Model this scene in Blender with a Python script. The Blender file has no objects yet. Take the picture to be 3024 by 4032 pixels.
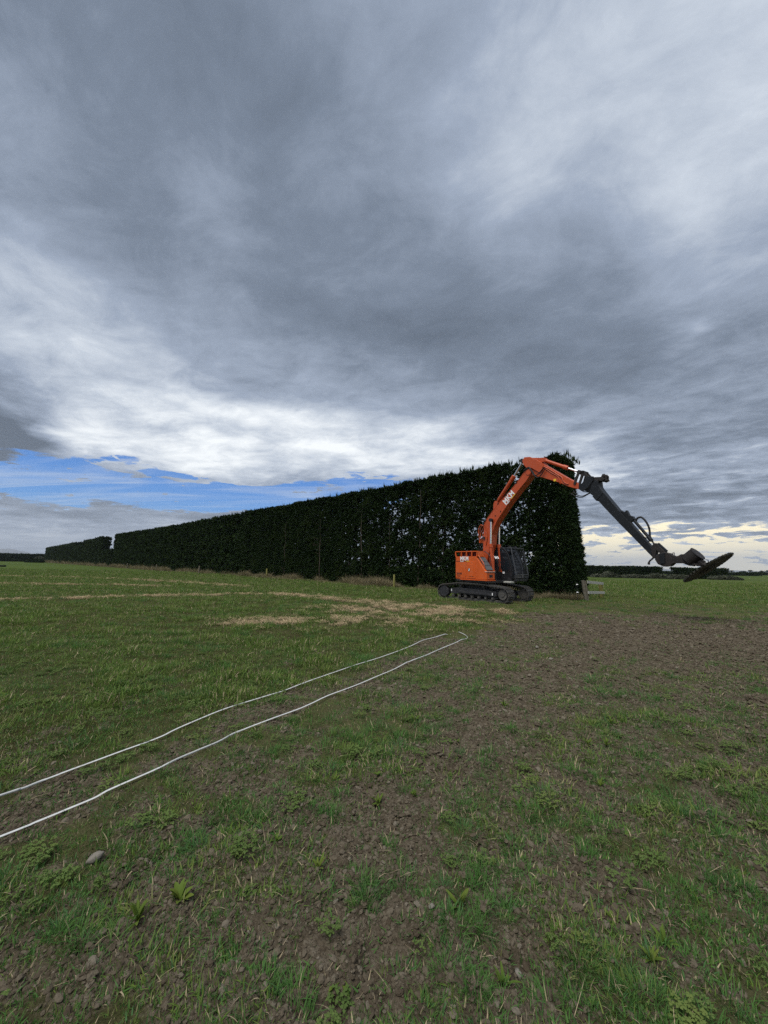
import bpy, math, random
import numpy as np
from mathutils import Vector, Matrix

rnd = random.Random(7)
rng = np.random.default_rng(11)
scene = bpy.context.scene
col = scene.collection
R = math.radians

# ------------------------------------------------------------------ camera
cam_d = bpy.data.cameras.new('camera')
cam_d.sensor_fit = 'HORIZONTAL'
cam_d.sensor_width = 36.0
cam_d.lens = 18.0
cam_d.clip_start = 0.05
cam_d.clip_end = 60000.0
cam = bpy.data.objects.new('camera', cam_d)
col.objects.link(cam)
cam.matrix_world = (Matrix.Translation((0, 0, 1.7)) @ Matrix.Rotation(R(90 + 7.95), 4, 'X')
                    @ Matrix.Rotation(R(1.07), 4, 'Z'))
scene.camera = cam

# ------------------------------------------------------------------ sky
SUN_AZ, SUN_EL = 214.0, 62.0      # azimuth clockwise from +Y: behind the camera, to its left
world = bpy.data.worlds.new('World')
scene.world = world
world.use_nodes = True
wt = world.node_tree
wt.nodes.clear()


class X:
    """A value in the node tree; arithmetic on it adds Math nodes."""
    t = wt

    def __init__(self, s):
        self.s = s

    @staticmethod
    def m(op, *a, clamp=False):
        n = X.t.nodes.new('ShaderNodeMath')
        n.operation = op
        n.use_clamp = clamp
        for i, v in enumerate(a):
            if isinstance(v, X):
                X.t.links.new(v.s, n.inputs[i])
            else:
                n.inputs[i].default_value = v
        return X(n.outputs[0])

    def __add__(s, o): return X.m('ADD', s, o)
    __radd__ = __add__
    def __sub__(s, o): return X.m('SUBTRACT', s, o)
    def __rsub__(s, o): return X.m('SUBTRACT', o, s)
    def __mul__(s, o): return X.m('MULTIPLY', s, o)
    __rmul__ = __mul__
    def __truediv__(s, o): return X.m('DIVIDE', s, o)


def smooth(v, a, b):
    n = X.t.nodes.new('ShaderNodeMapRange')
    n.interpolation_type = 'SMOOTHSTEP'
    X.t.links.new(v.s, n.inputs[0])
    n.inputs[1].default_value, n.inputs[2].default_value = a, b
    return X(n.outputs[0])


def xyz(x, y, z):
    n = X.t.nodes.new('ShaderNodeCombineXYZ')
    for i, v in enumerate((x, y, z)):
        if isinstance(v, X):
            X.t.links.new(v.s, n.inputs[i])
        else:
            n.inputs[i].default_value = v
    return n.outputs[0]


def noise(vec, scale, detail=5, rough=.55, dist=0.0, lac=2.0):
    n = X.t.nodes.new('ShaderNodeTexNoise')
    n.inputs['Scale'].default_value = scale
    n.inputs['Detail'].default_value = detail
    n.inputs['Roughness'].default_value = rough
    n.inputs['Distortion'].default_value = dist
    n.inputs['Lacunarity'].default_value = lac
    if vec is not None:
        X.t.links.new(vec, n.inputs['Vector'])
    return X(n.outputs[0])


def mixc(f, a, b):
    n = X.t.nodes.new('ShaderNodeMix')
    n.data_type = 'RGBA'
    for s, v in ((n.inputs[0], f), (n.inputs[6], a), (n.inputs[7], b)):
        if isinstance(v, X):
            X.t.links.new(v.s, s)
        elif hasattr(v, 'node'):
            X.t.links.new(v, s)
        elif isinstance(v, (int, float)):
            s.default_value = v
        else:
            s.default_value = (*v, 1)
    return n.outputs[2]


def ramp(f, stops):
    n = X.t.nodes.new('ShaderNodeValToRGB')
    X.t.links.new(f.s if isinstance(f, X) else f, n.inputs[0])
    e = n.color_ramp.elements
    while len(e) < len(stops):
        e.new(.5)
    for i, (p, c) in enumerate(stops):
        e[i].position = p
        e[i].color = (*c, 1)
    return n.outputs[0]


geo = wt.nodes.new('ShaderNodeTexCoord')
sep = wt.nodes.new('ShaderNodeSeparateXYZ')
wt.links.new(geo.outputs['Generated'], sep.inputs[0])
dx, dy, dz = X(sep.outputs[0]), X(sep.outputs[1]), X(sep.outputs[2])
zc = X.m('MAXIMUM', dz, 0.0)
den = zc + 0.09
px_, py_ = dx / den, dy / den
plane_v = xyz(px_, py_, 3.7)
az = X.m('ARCTAN2', dx, dy) * (180 / math.pi)
el = X.m('ARCSINE', zc) * (180 / math.pi)
# soft warp so that cloud masses get cloud edges
w1 = noise(xyz(px_, py_, 1.2), 1.1, 4, .55) - .5
w2 = noise(xyz(px_, py_, 9.1), 1.1, 4, .55) - .5
azw = az + w1 * 22.0
elw = el + w2 * X.m('MINIMUM', el * .55 + 1.2, 11.0)


def blob(a0, e0, ra, re, amp):
    qa = (azw - a0) * (1.0 / ra)
    qe = (elw - e0) * (1.0 / re)
    return X.m('EXPONENT', (qa * qa + qe * qe) * -1.0) * amp


n_big = noise(plane_v, .75, 5, .5, .25)
n_mid = noise(xyz(px_ + py_ * .2, py_ * 1.1, 5.0), 2.1, 8, .60, .45)
n_streak = noise(xyz(px_ * .45 + py_ * .2, py_ * 2.1, 8.0), 1.6, 5, .55, .2)
n_fine = noise(xyz(px_ + py_ * .2, py_ * 1.15, 12.0), 4.6, 8, .70, .45)
n_low = noise(xyz(az * .26, el * 1.35, 4.0), 1.0, 7, .62, .6)
lowenv = X.m('EXPONENT', (el * (1 / 13.0)) * (el * (1 / 13.0)) * -1.0) * smooth(az, 12.0, 30.0)
hi = smooth(el, 14.0, 34.0) * -.38 + 1.0
B = (n_big - .5) * .72 + (n_mid - .5) * .58 * (hi * .5 + .5) + (n_streak - .5) * .20 + (n_fine - .5) * .58 * hi + (n_low - .47) * lowenv * 2.1 + .41
for b in [(31, 55, 22, 13, .17), (50, 46, 10, 16, .15), (-32, 50, 26, 14, -.21), (12, 33, 30, 6.5, -.25),
          (-36, 36, 14, 5, -.07), (-42, 26, 12, 4.5, .28), (-31, 21, 20, 3.0, .22), (-6, 20.0, 24, 2.6, .25),
          (-12, 15.6, 28, 2.4, .28), (-34, 14.0, 15, 2.6, .34), (4, 15.6, 14, 2.0, .28), (-47, 13.0, 4.2, 3.4, -.95),
          (-45, 4.6, 12, 1.1, -.12), (-20, 6.0, 9, 1.4, -.10), (38, 8.6, 15, 2.4, -.30), (29, 24, 15, 5, -.10),
          (27.5, 13.5, 4.5, 2.6, .34), (38, 2.6, 18, 2.0, .34), (40.5, 27.2, 2.0, .8, .22), (-42, 2.2, 16, 1.4, .20), (-30, 4.0, 8, 1.2, .08), (-28, 41, 5, 3.5, .12),
          (20, 45, 11, 6, .12), (22, 17.5, 14, 3, -.05), (-44, 31, 9, 3, .02)]:
    B = B + blob(*b)
cloud = ramp(B, [(0.0, (.092, .118, .160)), (.24, (.165, .204, .270)), (.46, (.30, .355, .452)),
                 (.68, (.53, .585, .665)), (.95, (.92, .955, .975))])
# warm light between low clouds to the right
wenv = X.m('EXPONENT', (el - 1.8) * (el - 1.8) * (-1 / 12.0)) * smooth(az, 14.0, 30.0)
warm = smooth(wenv * ((n_low - .5) * 6.0 + .90), .34, .60)
cloud = mixc(warm, cloud, (1.38, 1.20, .76))
# openings to the blue sky
hole = (blob(-44, 8.4, 18, 2.6, 1.1) + blob(-31, 11.4, 6, 1.2, .7) + blob(-17, 9.6, 14, 1.7, .95)
        + blob(2, 12.4, 9, 1.5, .95) + blob(-6, 9.0, 20, 1.6, .6) 
        - blob(-30, 10.9, 4.5, .5, .8) - blob(-17, 9.4, 3.5, .35, .7) - blob(-20, 12.0, 4.5, .9, .6))
puff = smooth(noise(xyz(az * .22, el * 1.1, 7.0), 1.0, 7, .6, .4), .54, .66)
hole = hole - puff * .75
hole = smooth(hole + (n_mid - .5) * .9 + (n_fine - .5) * .9, .40, .58)
cirrus = smooth(noise(xyz(px_ * .5, py_ * 2.0, 2.0), 1.3, 6, .6, .6), .40, .75) * .55
nish = wt.nodes.new('ShaderNodeTexSky')
nish.sky_type = 'NISHITA'
nish.sun_disc = False
nish.sun_elevation = R(SUN_EL)
nish.sun_rotation = R(SUN_AZ)
nish.dust_density = .35
nish.ozone_density = 2.0
scl = wt.nodes.new('ShaderNodeVectorMath')
scl.operation = 'SCALE'
wt.links.new(cloud, scl.inputs[0])
scl.inputs[3].default_value = 4.6
tint = wt.nodes.new('ShaderNodeVectorMath')
tint.operation = 'MULTIPLY'
wt.links.new(nish.outputs[0], tint.inputs[0])
tint.inputs[1].default_value = (.11, .29, .54)
blue = mixc(cirrus, tint.outputs[0], (3.0, 3.2, 3.3))
skycol = mixc(hole, scl.outputs[0], blue)
bg = wt.nodes.new('ShaderNodeBackground')
bg.inputs['Strength'].default_value = 0.1
wt.links.new(skycol, bg.inputs[0])
world.cycles.sampling_method = 'NONE'      # a soft overcast sky needs no importance map
wo = wt.nodes.new('ShaderNodeOutputWorld')
wt.links.new(bg.outputs[0], wo.inputs[0])

# ------------------------------------------------------------------ sun (veiled by cloud), exposure
sun_d = bpy.data.lights.new('sun', 'SUN')
sun_d.energy = 1.5
sun_d.angle = R(40)
sun_d.color = (1.0, .97, .92)
sun = bpy.data.objects.new('sun', sun_d)
col.objects.link(sun)
sd = Vector((math.sin(R(SUN_AZ)) * math.cos(R(SUN_EL)), math.cos(R(SUN_AZ)) * math.cos(R(SUN_EL)), math.sin(R(SUN_EL))))
sun.rotation_euler = sd.to_track_quat('Z', 'Y').to_euler()
scene.view_settings.view_transform = 'Standard'
scene.view_settings.look = 'None'
scene.view_settings.exposure = 1.34
scene.view_settings.gamma = 1.0
scene.view_settings.use_curve_mapping = False
scene.cycles.max_bounces = 6
scene.cycles.diffuse_bounces = 3
scene.cycles.glossy_bounces = 3
scene.cycles.transmission_bounces = 4
scene.cycles.use_denoising = False


# ------------------------------------------------------------------ helpers
def tag(o, label=None, cat=None, group=None, kind=None):
    for k, v in (('label', label), ('category', cat), ('group', group), ('kind', kind)):
        if v:
            o[k] = v
    return o


def empty(name, loc=(0, 0, 0), rz=0.0, parent=None):
    o = bpy.data.objects.new(name, None)
    o.location = loc
    o.rotation_euler = (0, 0, rz)
    o.empty_display_size = .2
    col.objects.link(o)
    o.parent = parent
    return o


def mesh_obj(name, me, mat=None, parent=None):
    o = bpy.data.objects.new(name, me)
    col.objects.link(o)
    o.parent = parent
    if mat is not None:
        me.materials.append(mat)
    return o


class MB:
    """Collects shapes; build() links them as one mesh object."""

    def __init__(s):
        s.v, s.f, s.sm = [], [], []

    def add(s, v, f, smooth=False):
        b = len(s.v)
        s.v += [tuple(p) for p in v]
        s.f += [tuple(i + b for i in q) for q in f]
        s.sm += [smooth] * len(f)
        return s

    def box(s, x0, x1, y0, y1, z0, z1):
        return s.add([(x, y, z) for z in (z0, z1) for y in (y0, y1) for x in (x0, x1)],
                     [(0, 2, 3, 1), (4, 5, 7, 6), (0, 1, 5, 4), (2, 6, 7, 3), (0, 4, 6, 2), (1, 3, 7, 5)])

    def prism(s, poly, y0, y1):
        """poly: (x, z) outline, extruded along y; y0/y1 may be lists, one per point"""
        n = len(poly)
        a = y0 if isinstance(y0, (list, tuple)) else [y0] * n
        b = y1 if isinstance(y1, (list, tuple)) else [y1] * n
        ar = sum(poly[i][0] * poly[(i + 1) % n][1] - poly[(i + 1) % n][0] * poly[i][1] for i in range(n))
        v = [(p[0], a[i], p[1]) for i, p in enumerate(poly)] + [(p[0], b[i], p[1]) for i, p in enumerate(poly)]
        f = [tuple(range(n)), tuple(reversed(range(n, 2 * n)))]
        f += [(i, n + i, n + (i + 1) % n, (i + 1) % n) for i in range(n)]
        if ar < 0:
            f = [tuple(reversed(q)) for q in f]
        return s.add(v, f)

    def plan(s, poly, z0, z1):
        """poly: (x, y) outline, extruded along z"""
        n = len(poly)
        v = [(p[0], p[1], z0) for p in poly] + [(p[0], p[1], z1) for p in poly]
        f = [tuple(reversed(range(n))), tuple(range(n, 2 * n))]
        f += [(i, (i + 1) % n, n + (i + 1) % n, n + i) for i in range(n)]
        return s.add(v, f)

    def tube(s, pts, r, n=10, caps=True):
        pts = [Vector(p) for p in pts]
        rs = r if isinstance(r, (list, tuple)) else [r] * len(pts)
        rings = []
        up = None
        for i, p in enumerate(pts):
            t = (pts[min(i + 1, len(pts) - 1)] - pts[max(i - 1, 0)]).normalized()
            if up is None:
                up = Vector((0, 0, 1)) if abs(t.z) < .9 else Vector((0, 1, 0))
            a = t.cross(up).normalized()
            b = a.cross(t).normalized()
            up = b
            rings.append([p + (a * math.cos(k * 2 * math.pi / n) + b * math.sin(k * 2 * math.pi / n)) * rs[i] for k in range(n)])
        v = [q for g in rings for q in g]
        f = [(i * n + k, i * n + (k + 1) % n, (i + 1) * n + (k + 1) % n, (i + 1) * n + k)
             for i in range(len(pts) - 1) for k in range(n)]
        f = [tuple(reversed(q)) for q in f]
        s.add(v, f, True)
        if caps:
            s.add(rings[0], [tuple(range(n))])
            s.add(rings[-1], [tuple(reversed(range(n)))])
        return s

    def build(s, name, mat, parent=None, bevel=0.0):
        me = bpy.data.meshes.new(name)
        me.from_pydata(s.v, [], s.f)
        me.polygons.foreach_set('use_smooth', s.sm)
        me.update()
        o = mesh_obj(name, me, mat, parent)
        if bevel:
            m = o.modifiers.new('bevel', 'BEVEL')
            m.width = bevel
            m.segments = 2
            m.limit_method = 'ANGLE'
            m.angle_limit = R(35)
        return o


def curve_pts(pts, n=6):
    """Catmull-Rom through 3D points"""
    P = [Vector(p) for p in pts]
    P = [P[0] * 2 - P[1]] + P + [P[-1] * 2 - P[-2]]
    out = []
    for i in range(1, len(P) - 2):
        for k in range(n):
            t = k / n
            a, b, c, d = P[i - 1:i + 3]
            out.append(.5 * ((2 * b) + (c - a) * t + (2 * a - 5 * b + 4 * c - d) * t * t + (3 * b - a - 3 * c + d) * t ** 3))
    out.append(P[-2])
    return out


def np_mesh(name, V, Fq, mat=None, parent=None, smooth=False):
    """V (n,3); Fq (m,3) or (m,4)"""
    me = bpy.data.meshes.new(name)
    V = np.ascontiguousarray(V, dtype=np.float32)
    Fq = np.ascontiguousarray(Fq, dtype=np.int32)
    k = Fq.shape[1]
    me.vertices.add(len(V))
    me.vertices.foreach_set('co', V.ravel())
    me.loops.add(Fq.size)
    me.loops.foreach_set('vertex_index', Fq.ravel())
    me.polygons.add(len(Fq))
    me.polygons.foreach_set('loop_start', np.arange(0, Fq.size, k, dtype=np.int32))
    me.polygons.foreach_set('loop_total', np.full(len(Fq), k, dtype=np.int32))
    if smooth:
        me.polygons.foreach_set('use_smooth', np.ones(len(Fq), dtype=bool))
    me.update(calc_edges=True)
    me.validate()
    return mesh_obj(name, me, mat, parent)


def _hash(ix, iy, seed):
    h = (ix.astype(np.int64) * 374761393 + iy.astype(np.int64) * 668265263 + seed * 1442695041) & 0xffffffff
    h = ((h ^ (h >> 13)) * 1274126177) & 0xffffffff
    return ((h ^ (h >> 16)) & 0xffff) / 65535.0


def vnoise(x, y, seed=0):
    x = np.asarray(x, float)
    y = np.asarray(y, float)
    ix, iy = np.floor(x), np.floor(y)
    fx, fy = x - ix, y - iy
    fx = fx * fx * (3 - 2 * fx)
    fy = fy * fy * (3 - 2 * fy)
    a, b = _hash(ix, iy, seed), _hash(ix + 1, iy, seed)
    c, d = _hash(ix, iy + 1, seed), _hash(ix + 1, iy + 1, seed)
    return (a * (1 - fx) + b * fx) * (1 - fy) + (c * (1 - fx) + d * fx) * fy


def fbm(x, y, seed=0, oct=4, gain=.5):
    v, a, t = 0.0, 1.0, 0.0
    for i in range(oct):
        v = v + a * vnoise(x * 2 ** i + 17.3 * i, y * 2 ** i - 9.1 * i, seed + i)
        t += a
        a *= gain
    return v / t


def sstep(v, a, b):
    t = np.clip((v - a) / (b - a), 0, 1)
    return t * t * (3 - 2 * t)


# ------------------------------------------------------------------ materials
def material(name):
    m = bpy.data.materials.new(name)
    m.use_nodes = True
    X.t = m.node_tree
    b = m.node_tree.nodes['Principled BSDF']
    return m, b


def link(a, b):
    X.t.links.new(a.s if isinstance(a, X) else a, b)


def objco():
    return X.t.nodes.new('ShaderNodeTexCoord').outputs['Object']


def bump(b, h, strength, dist):
    n = X.t.nodes.new('ShaderNodeBump')
    n.inputs['Strength'].default_value = strength
    n.inputs['Distance'].default_value = dist
    link(h, n.inputs['Height'])
    link(n.outputs[0], b.inputs['Normal'])


def plain(name, c, rough=.6, metal=0.0, var=.25, scale=6.0, dirt=None, dirt_amt=.5, spec=.5, bmp=0.0):
    """paint or metal with blotchy tone and dirt that has a shape of its own"""
    m, b = material(name)
    oc = objco()
    n1 = noise(oc, scale, 6, .65)
    n2 = noise(oc, scale * 4.3, 4, .6)
    c0 = tuple(v * (1 - var) for v in c)
    c1 = tuple(min(1, v * (1 + var)) for v in c)
    out = ramp(n1, [(.3, c0), (.7, c1)])
    if dirt:
        out = mixc(smooth(n1 * .55 + n2 * .45, .50, .68) * dirt_amt, out, dirt)
    link(out, b.inputs['Base Color'])
    link(n2 * .25 + (rough - .12), b.inputs['Roughness'])
    b.inputs['Metallic'].default_value = metal
    b.inputs['Specular IOR Level'].default_value = spec
    if bmp:
        bump(b, n2, bmp, .01)
    return m


M = {}
M['orange'] = plain('orange_paint', (.56, .090, .009), .42, 0, .14, 2.2, (.33, .12, .055), .75)
M['orange_boom'] = plain('faded_orange_paint', (.44, .068, .015), .42, 0, .16, 1.8, (.27, .075, .04), .75)
M['black'] = plain('black_paint', (.012, .012, .014), .45, 0, .3, 5, (.04, .04, .038), .5)
M['dark'] = plain('dark_steel_paint', (.012, .014, .017), .5, .1, .25, 3, (.020, .020, .019), .5, spec=.3)
M['rust'] = plain('rusty_steel', (.017, .014, .013), .65, .2, .35, 9, (.055, .032, .022), .5, bmp=.3)
M['track'] = plain('track_steel', (.085, .080, .074), .5, .3, .4, 9, (.19, .165, .13), .75, bmp=.3)
M['frame_grey'] = plain('greasy_frame_paint', (.022, .022, .025), .55, .1, .3, 5, (.09, .08, .07), .6)
M['guard'] = plain('scuffed_black_guard', (.05, .053, .058), .45, .2, .3, 6, (.10, .10, .10), .5)
M['chrome'] = plain('chrome_rod', (.75, .75, .76), .16, 1.0, .05, 5)
M['hose'] = plain('black_rubber', (.014, .014, .015), .55, 0, .2, 12, spec=.3)
M['grey'] = plain('grey_antislip_plate', (.10, .105, .11), .6, .2, .3, 14, (.05, .05, .045), .5, bmp=.4)
M['white'] = plain('white_vinyl', (.80, .80, .80), .45, 0, .04, 20, (.5, .35, .3), .25)
M['yellow'] = plain('yellow_vinyl', (.75, .48, .03), .5, 0, .08, 20)
M['blackprint'] = plain('black_vinyl', (.02, .018, .018), .5)
M['red'] = plain('red_enamel', (.45, .03, .02), .4)
M['saw'] = plain('dirty_saw_plate', (.016, .016, .012), .7, .4, .4, 5, (.05, .055, .025), .6, bmp=.3)
M['post_wood'] = plain('weathered_wood', (.13, .115, .09), .85, 0, .35, 9, (.10, .12, .06), .6, spec=.2, bmp=.6)
M['post_green'] = plain('treated_pine', (.19, .18, .055), .8, 0, .25, 9, (.09, .10, .04), .5, spec=.2, bmp=.5)
M['rail_wood'] = plain('grey_rail_wood', (.40, .40, .36), .85, 0, .3, 7, (.16, .18, .12), .5, spec=.2, bmp=.6)
M['stone'] = plain('river_stone', (.17, .155, .13), .8, 0, .2, 20, (.16, .14, .11), .6, spec=.25, bmp=.4)
M['tape'] = plain('white_polytape', (.52, .53, .52), .6, 0, .12, 14, (.26, .25, .20), .6)
M['concrete'] = plain('mossy_concrete', (.05, .06, .035), .9, 0, .3, 4, (.03, .035, .025), .6, spec=.2)
M['bark'] = plain('conifer_bark', (.075, .058, .045), .9, 0, .35, 10, (.14, .13, .11), .5, spec=.15, bmp=.6)
M['deadwood'] = plain('grey_dead_branch', (.20, .185, .16), .9, 0, .3, 10, (.09, .10, .06), .5, spec=.15)

m, b = material('tinted_glass')
b.inputs['Base Color'].default_value = (.012, .016, .020, 1)
b.inputs['Roughness'].default_value = .05
b.inputs['Specular IOR Level'].default_value = .5
M['glass'] = m


def leafmat(name, stops, trans=.35, rough=.55, noise_scale=None):
    m, b = material(name)
    oi = X.t.nodes.new('ShaderNodeObjectInfo')
    gp0 = X.t.nodes.new('ShaderNodeNewGeometry')
    f = X(oi.outputs['Random']) * .55 + smooth(noise(gp0.outputs['Position'], 1.6, 4, .6), .3, .7) * .45
    if noise_scale:
        f = noise(objco(), noise_scale, 4, .6)
    c = ramp(f, stops)
    link(c, b.inputs['Base Color'])
    b.inputs['Roughness'].default_value = rough
    b.inputs['Specular IOR Level'].default_value = .10 if rough < .7 else .05
    tr = X.t.nodes.new('ShaderNodeBsdfTranslucent')
    link(c, tr.inputs[0])
    mx = X.t.nodes.new('ShaderNodeMixShader')
    mx.inputs[0].default_value = trans
    link(b.outputs[0], mx.inputs[1])
    link(tr.outputs[0], mx.inputs[2])
    link(mx.outputs[0], X.t.nodes['Material Output'].inputs[0])
    return m


M['grass'] = leafmat('pasture_grass', [(0.1, (.066, .112, .023)), (.35, (.124, .188, .036)), (.55, (.098, .172, .038)),
                                       (.75, (.160, .205, .050)), (.95, (.22, .215, .095))], .35)
M['grass_fresh'] = leafmat('fresh_grass', [(0.1, (.060, .145, .035)), (.5, (.085, .18, .042)), (.7, (.065, .15, .055)), (.9, (.14, .21, .04))], .35)
M['weed'] = leafmat('weed_leaf', [(0, (.085, .145, .026)), (.6, (.115, .17, .03)), (1, (.14, .165, .03))], .35)
M['clover'] = leafmat('clover_leaf', [(0, (.085, .135, .036)), (.6, (.12, .175, .050)), (1, (.15, .19, .05))], .3)
M['dry'] = leafmat('dry_stalk', [(0, (.30, .24, .15)), (.5, (.38, .31, .20)), (1, (.24, .19, .12))], .15, .7)
M['mulch'] = leafmat('tan_clippings', [(0, (.32, .245, .145)), (.5, (.44, .34, .21)), (.8, (.25, .19, .11)), (1, (.50, .40, .26))], .1, .8)
M['rough_grass'] = leafmat('rank_dry_grass', [(0, (.13, .115, .055)), (.5, (.17, .15, .08)), (.8, (.08, .10, .035)), (1, (.23, .20, .12))], .25)
M['hedge'] = leafmat('hedge_foliage', [(.25, (.009, .018, .007)), (.5, (.016, .031, .010)), (.75, (.030, .046, .013))], .10, .8, .9)
M['hedge_far'] = leafmat('far_hedge_foliage', [(.25, (.010, .020, .009)), (.5, (.018, .031, .012)), (.75, (.028, .042, .016))], .1, .8, .35)
M['brush'] = leafmat('cut_branches', [(.25, (.05, .06, .04)), (.5, (.085, .095, .065)), (.75, (.13, .13, .10))], .1, .7, 1.2)

m, b = material('soil_clod')
oi = X.t.nodes.new('ShaderNodeObjectInfo')
c = ramp(X(oi.outputs['Random']), [(0, (.070, .055, .038)), (.5, (.105, .086, .061)), (.9, (.140, .118, .086)), (1, (.175, .152, .118))])
link(c, b.inputs['Base Color'])
b.inputs['Roughness'].default_value = .95
b.inputs['Specular IOR Level'].default_value = .05
bump(b, noise(objco(), 30, 4, .6), .5, .02)
M['clod'] = m

# ground: soil, turf and clippings, zone by zone
m, b = material('paddock')
at = X.t.nodes.new('ShaderNodeAttribute')
at.attribute_name = 'zone'
sp = X.t.nodes.new('ShaderNodeSeparateColor')
link(at.outputs['Color'], sp.inputs[0])
zs, zm, zl = X(sp.outputs[0]), X(sp.outputs[1]), X(sp.outputs[2])
oc = objco()
nA = noise(oc, 9.0, 8, .65)
nB = noise(oc, 1.1, 6, .6)
nC = noise(oc, 55.0, 6, .65)
nD = noise(oc, .08, 6, .6)
soil = ramp(nA * .55 + nC * .45, [(.34, (.040, .031, .021)), (.5, (.102, .083, .058)), (.64, (.18, .153, .114))])
turf = ramp(nB * .35 + nC * .35 + nD * .3, [(.34, (.030, .048, .011)), (.5, (.056, .084, .019)), (.66, (.098, .122, .030))])
sx_ = X.t.nodes.new('ShaderNodeSeparateXYZ')
link(oc, sx_.inputs[0])
thatch = ramp(nA * .5 + nC * .5, [(.36, (.020, .020, .008)), (.5, (.045, .045, .017)), (.64, (.085, .078, .034))])
turf = mixc(smooth(X(sx_.outputs[1]), 30.0, 58.0), thatch, turf)
turf = mixc(smooth(zl, 0, 1), mixc(.5, turf, (.115, .110, .055)), turf)
clip = ramp(nA * .4 + nC * .6, [(.34, (.11, .085, .05)), (.5, (.29, .22, .14)), (.66, (.42, .33, .22))])
g = mixc(smooth(zs + (nA - .5) * .5 + (nC - .5) * .5, .32, .68), turf, soil)
g = mixc(smooth(zm + (nA - .5) * .9 + (nC - .5) * .7, .42, .90), g, clip)
link(g, b.inputs['Base Color'])
b.inputs['Roughness'].default_value = .95
b.inputs['Specular IOR Level'].default_value = .04
bump(b, nC * .6 + nA * .6, 1.0, .05)
M['ground'] = m

m, b = material('mountain_rock')
link(ramp(noise(objco(), .004, 6, .6), [(.35, (.07, .075, .08)), (.65, (.16, .165, .17))]), b.inputs['Base Color'])
b.inputs['Roughness'].default_value = 1
M['mountain'] = m

# ------------------------------------------------------------------ the lie of the land
TAPE = [(-3.4, 2.1), (-2.718, 3.015), (-2.664, 3.105), (-2.595, 3.227), (-2.482, 3.396), (-2.321, 3.63), (-2.113, 3.957),
        (-2.043, 4.152), (-1.846, 4.574), (-1.694, 4.836), (-1.414, 5.235), (-1.283, 5.428), (-1.127, 5.707), (-0.909, 6.04),
        (-0.431, 6.766), (-0.106, 7.2), (0.121, 7.577), (0.406, 8.07), (0.654, 8.507), (0.945, 9.116), (1.266, 9.563),
        (1.827, 10.425), (1.99, 10.62), (2.086, 10.22), (2.101, 9.751), (2.005, 9.473), (1.867, 9.331), (1.652, 8.947),
        (1.199, 8.212), (0.869, 7.667), (0.525, 7.155), (0.437, 7.038), (0.238, 6.667), (0.033, 6.332), (-0.355, 5.695),
        (-0.62, 5.3), (-0.752, 5.071), (-0.922, 4.737), (-1.168, 4.382), (-1.401, 4.055), (-1.5, 3.864), (-1.614, 3.702),
        (-1.72, 3.541), (-1.829, 3.329), (-1.982, 3.108), (-2.038, 3.01), (-2.166, 2.852), (-2.235, 2.768), (-2.334, 2.627),
        (-2.9, 1.9)]
FU = np.array([-.715, .699])      # along the hedge, away from the gate
FN = np.array([.699, .715])       # through the hedge, away from the camera
P0 = np.array([.98, 30.37])       # a point of the fence line


def seg_d(x, y, pts):
    d = np.full(np.shape(x), 1e9)
    for (ax, ay), (bx, by) in zip(pts[:-1], pts[1:]):
        ux, uy = bx - ax, by - ay
        t = np.clip(((x - ax) * ux + (y - ay) * uy) / (ux * ux + uy * uy), 0, 1)
        d = np.minimum(d, np.hypot(x - ax - t * ux, y - ay - t * uy))
    return d


def g2(x, y, cx, cy, rx, ry):
    return np.exp(-((x - cx) / rx) ** 2 - ((y - cy) / ry) ** 2)


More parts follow.
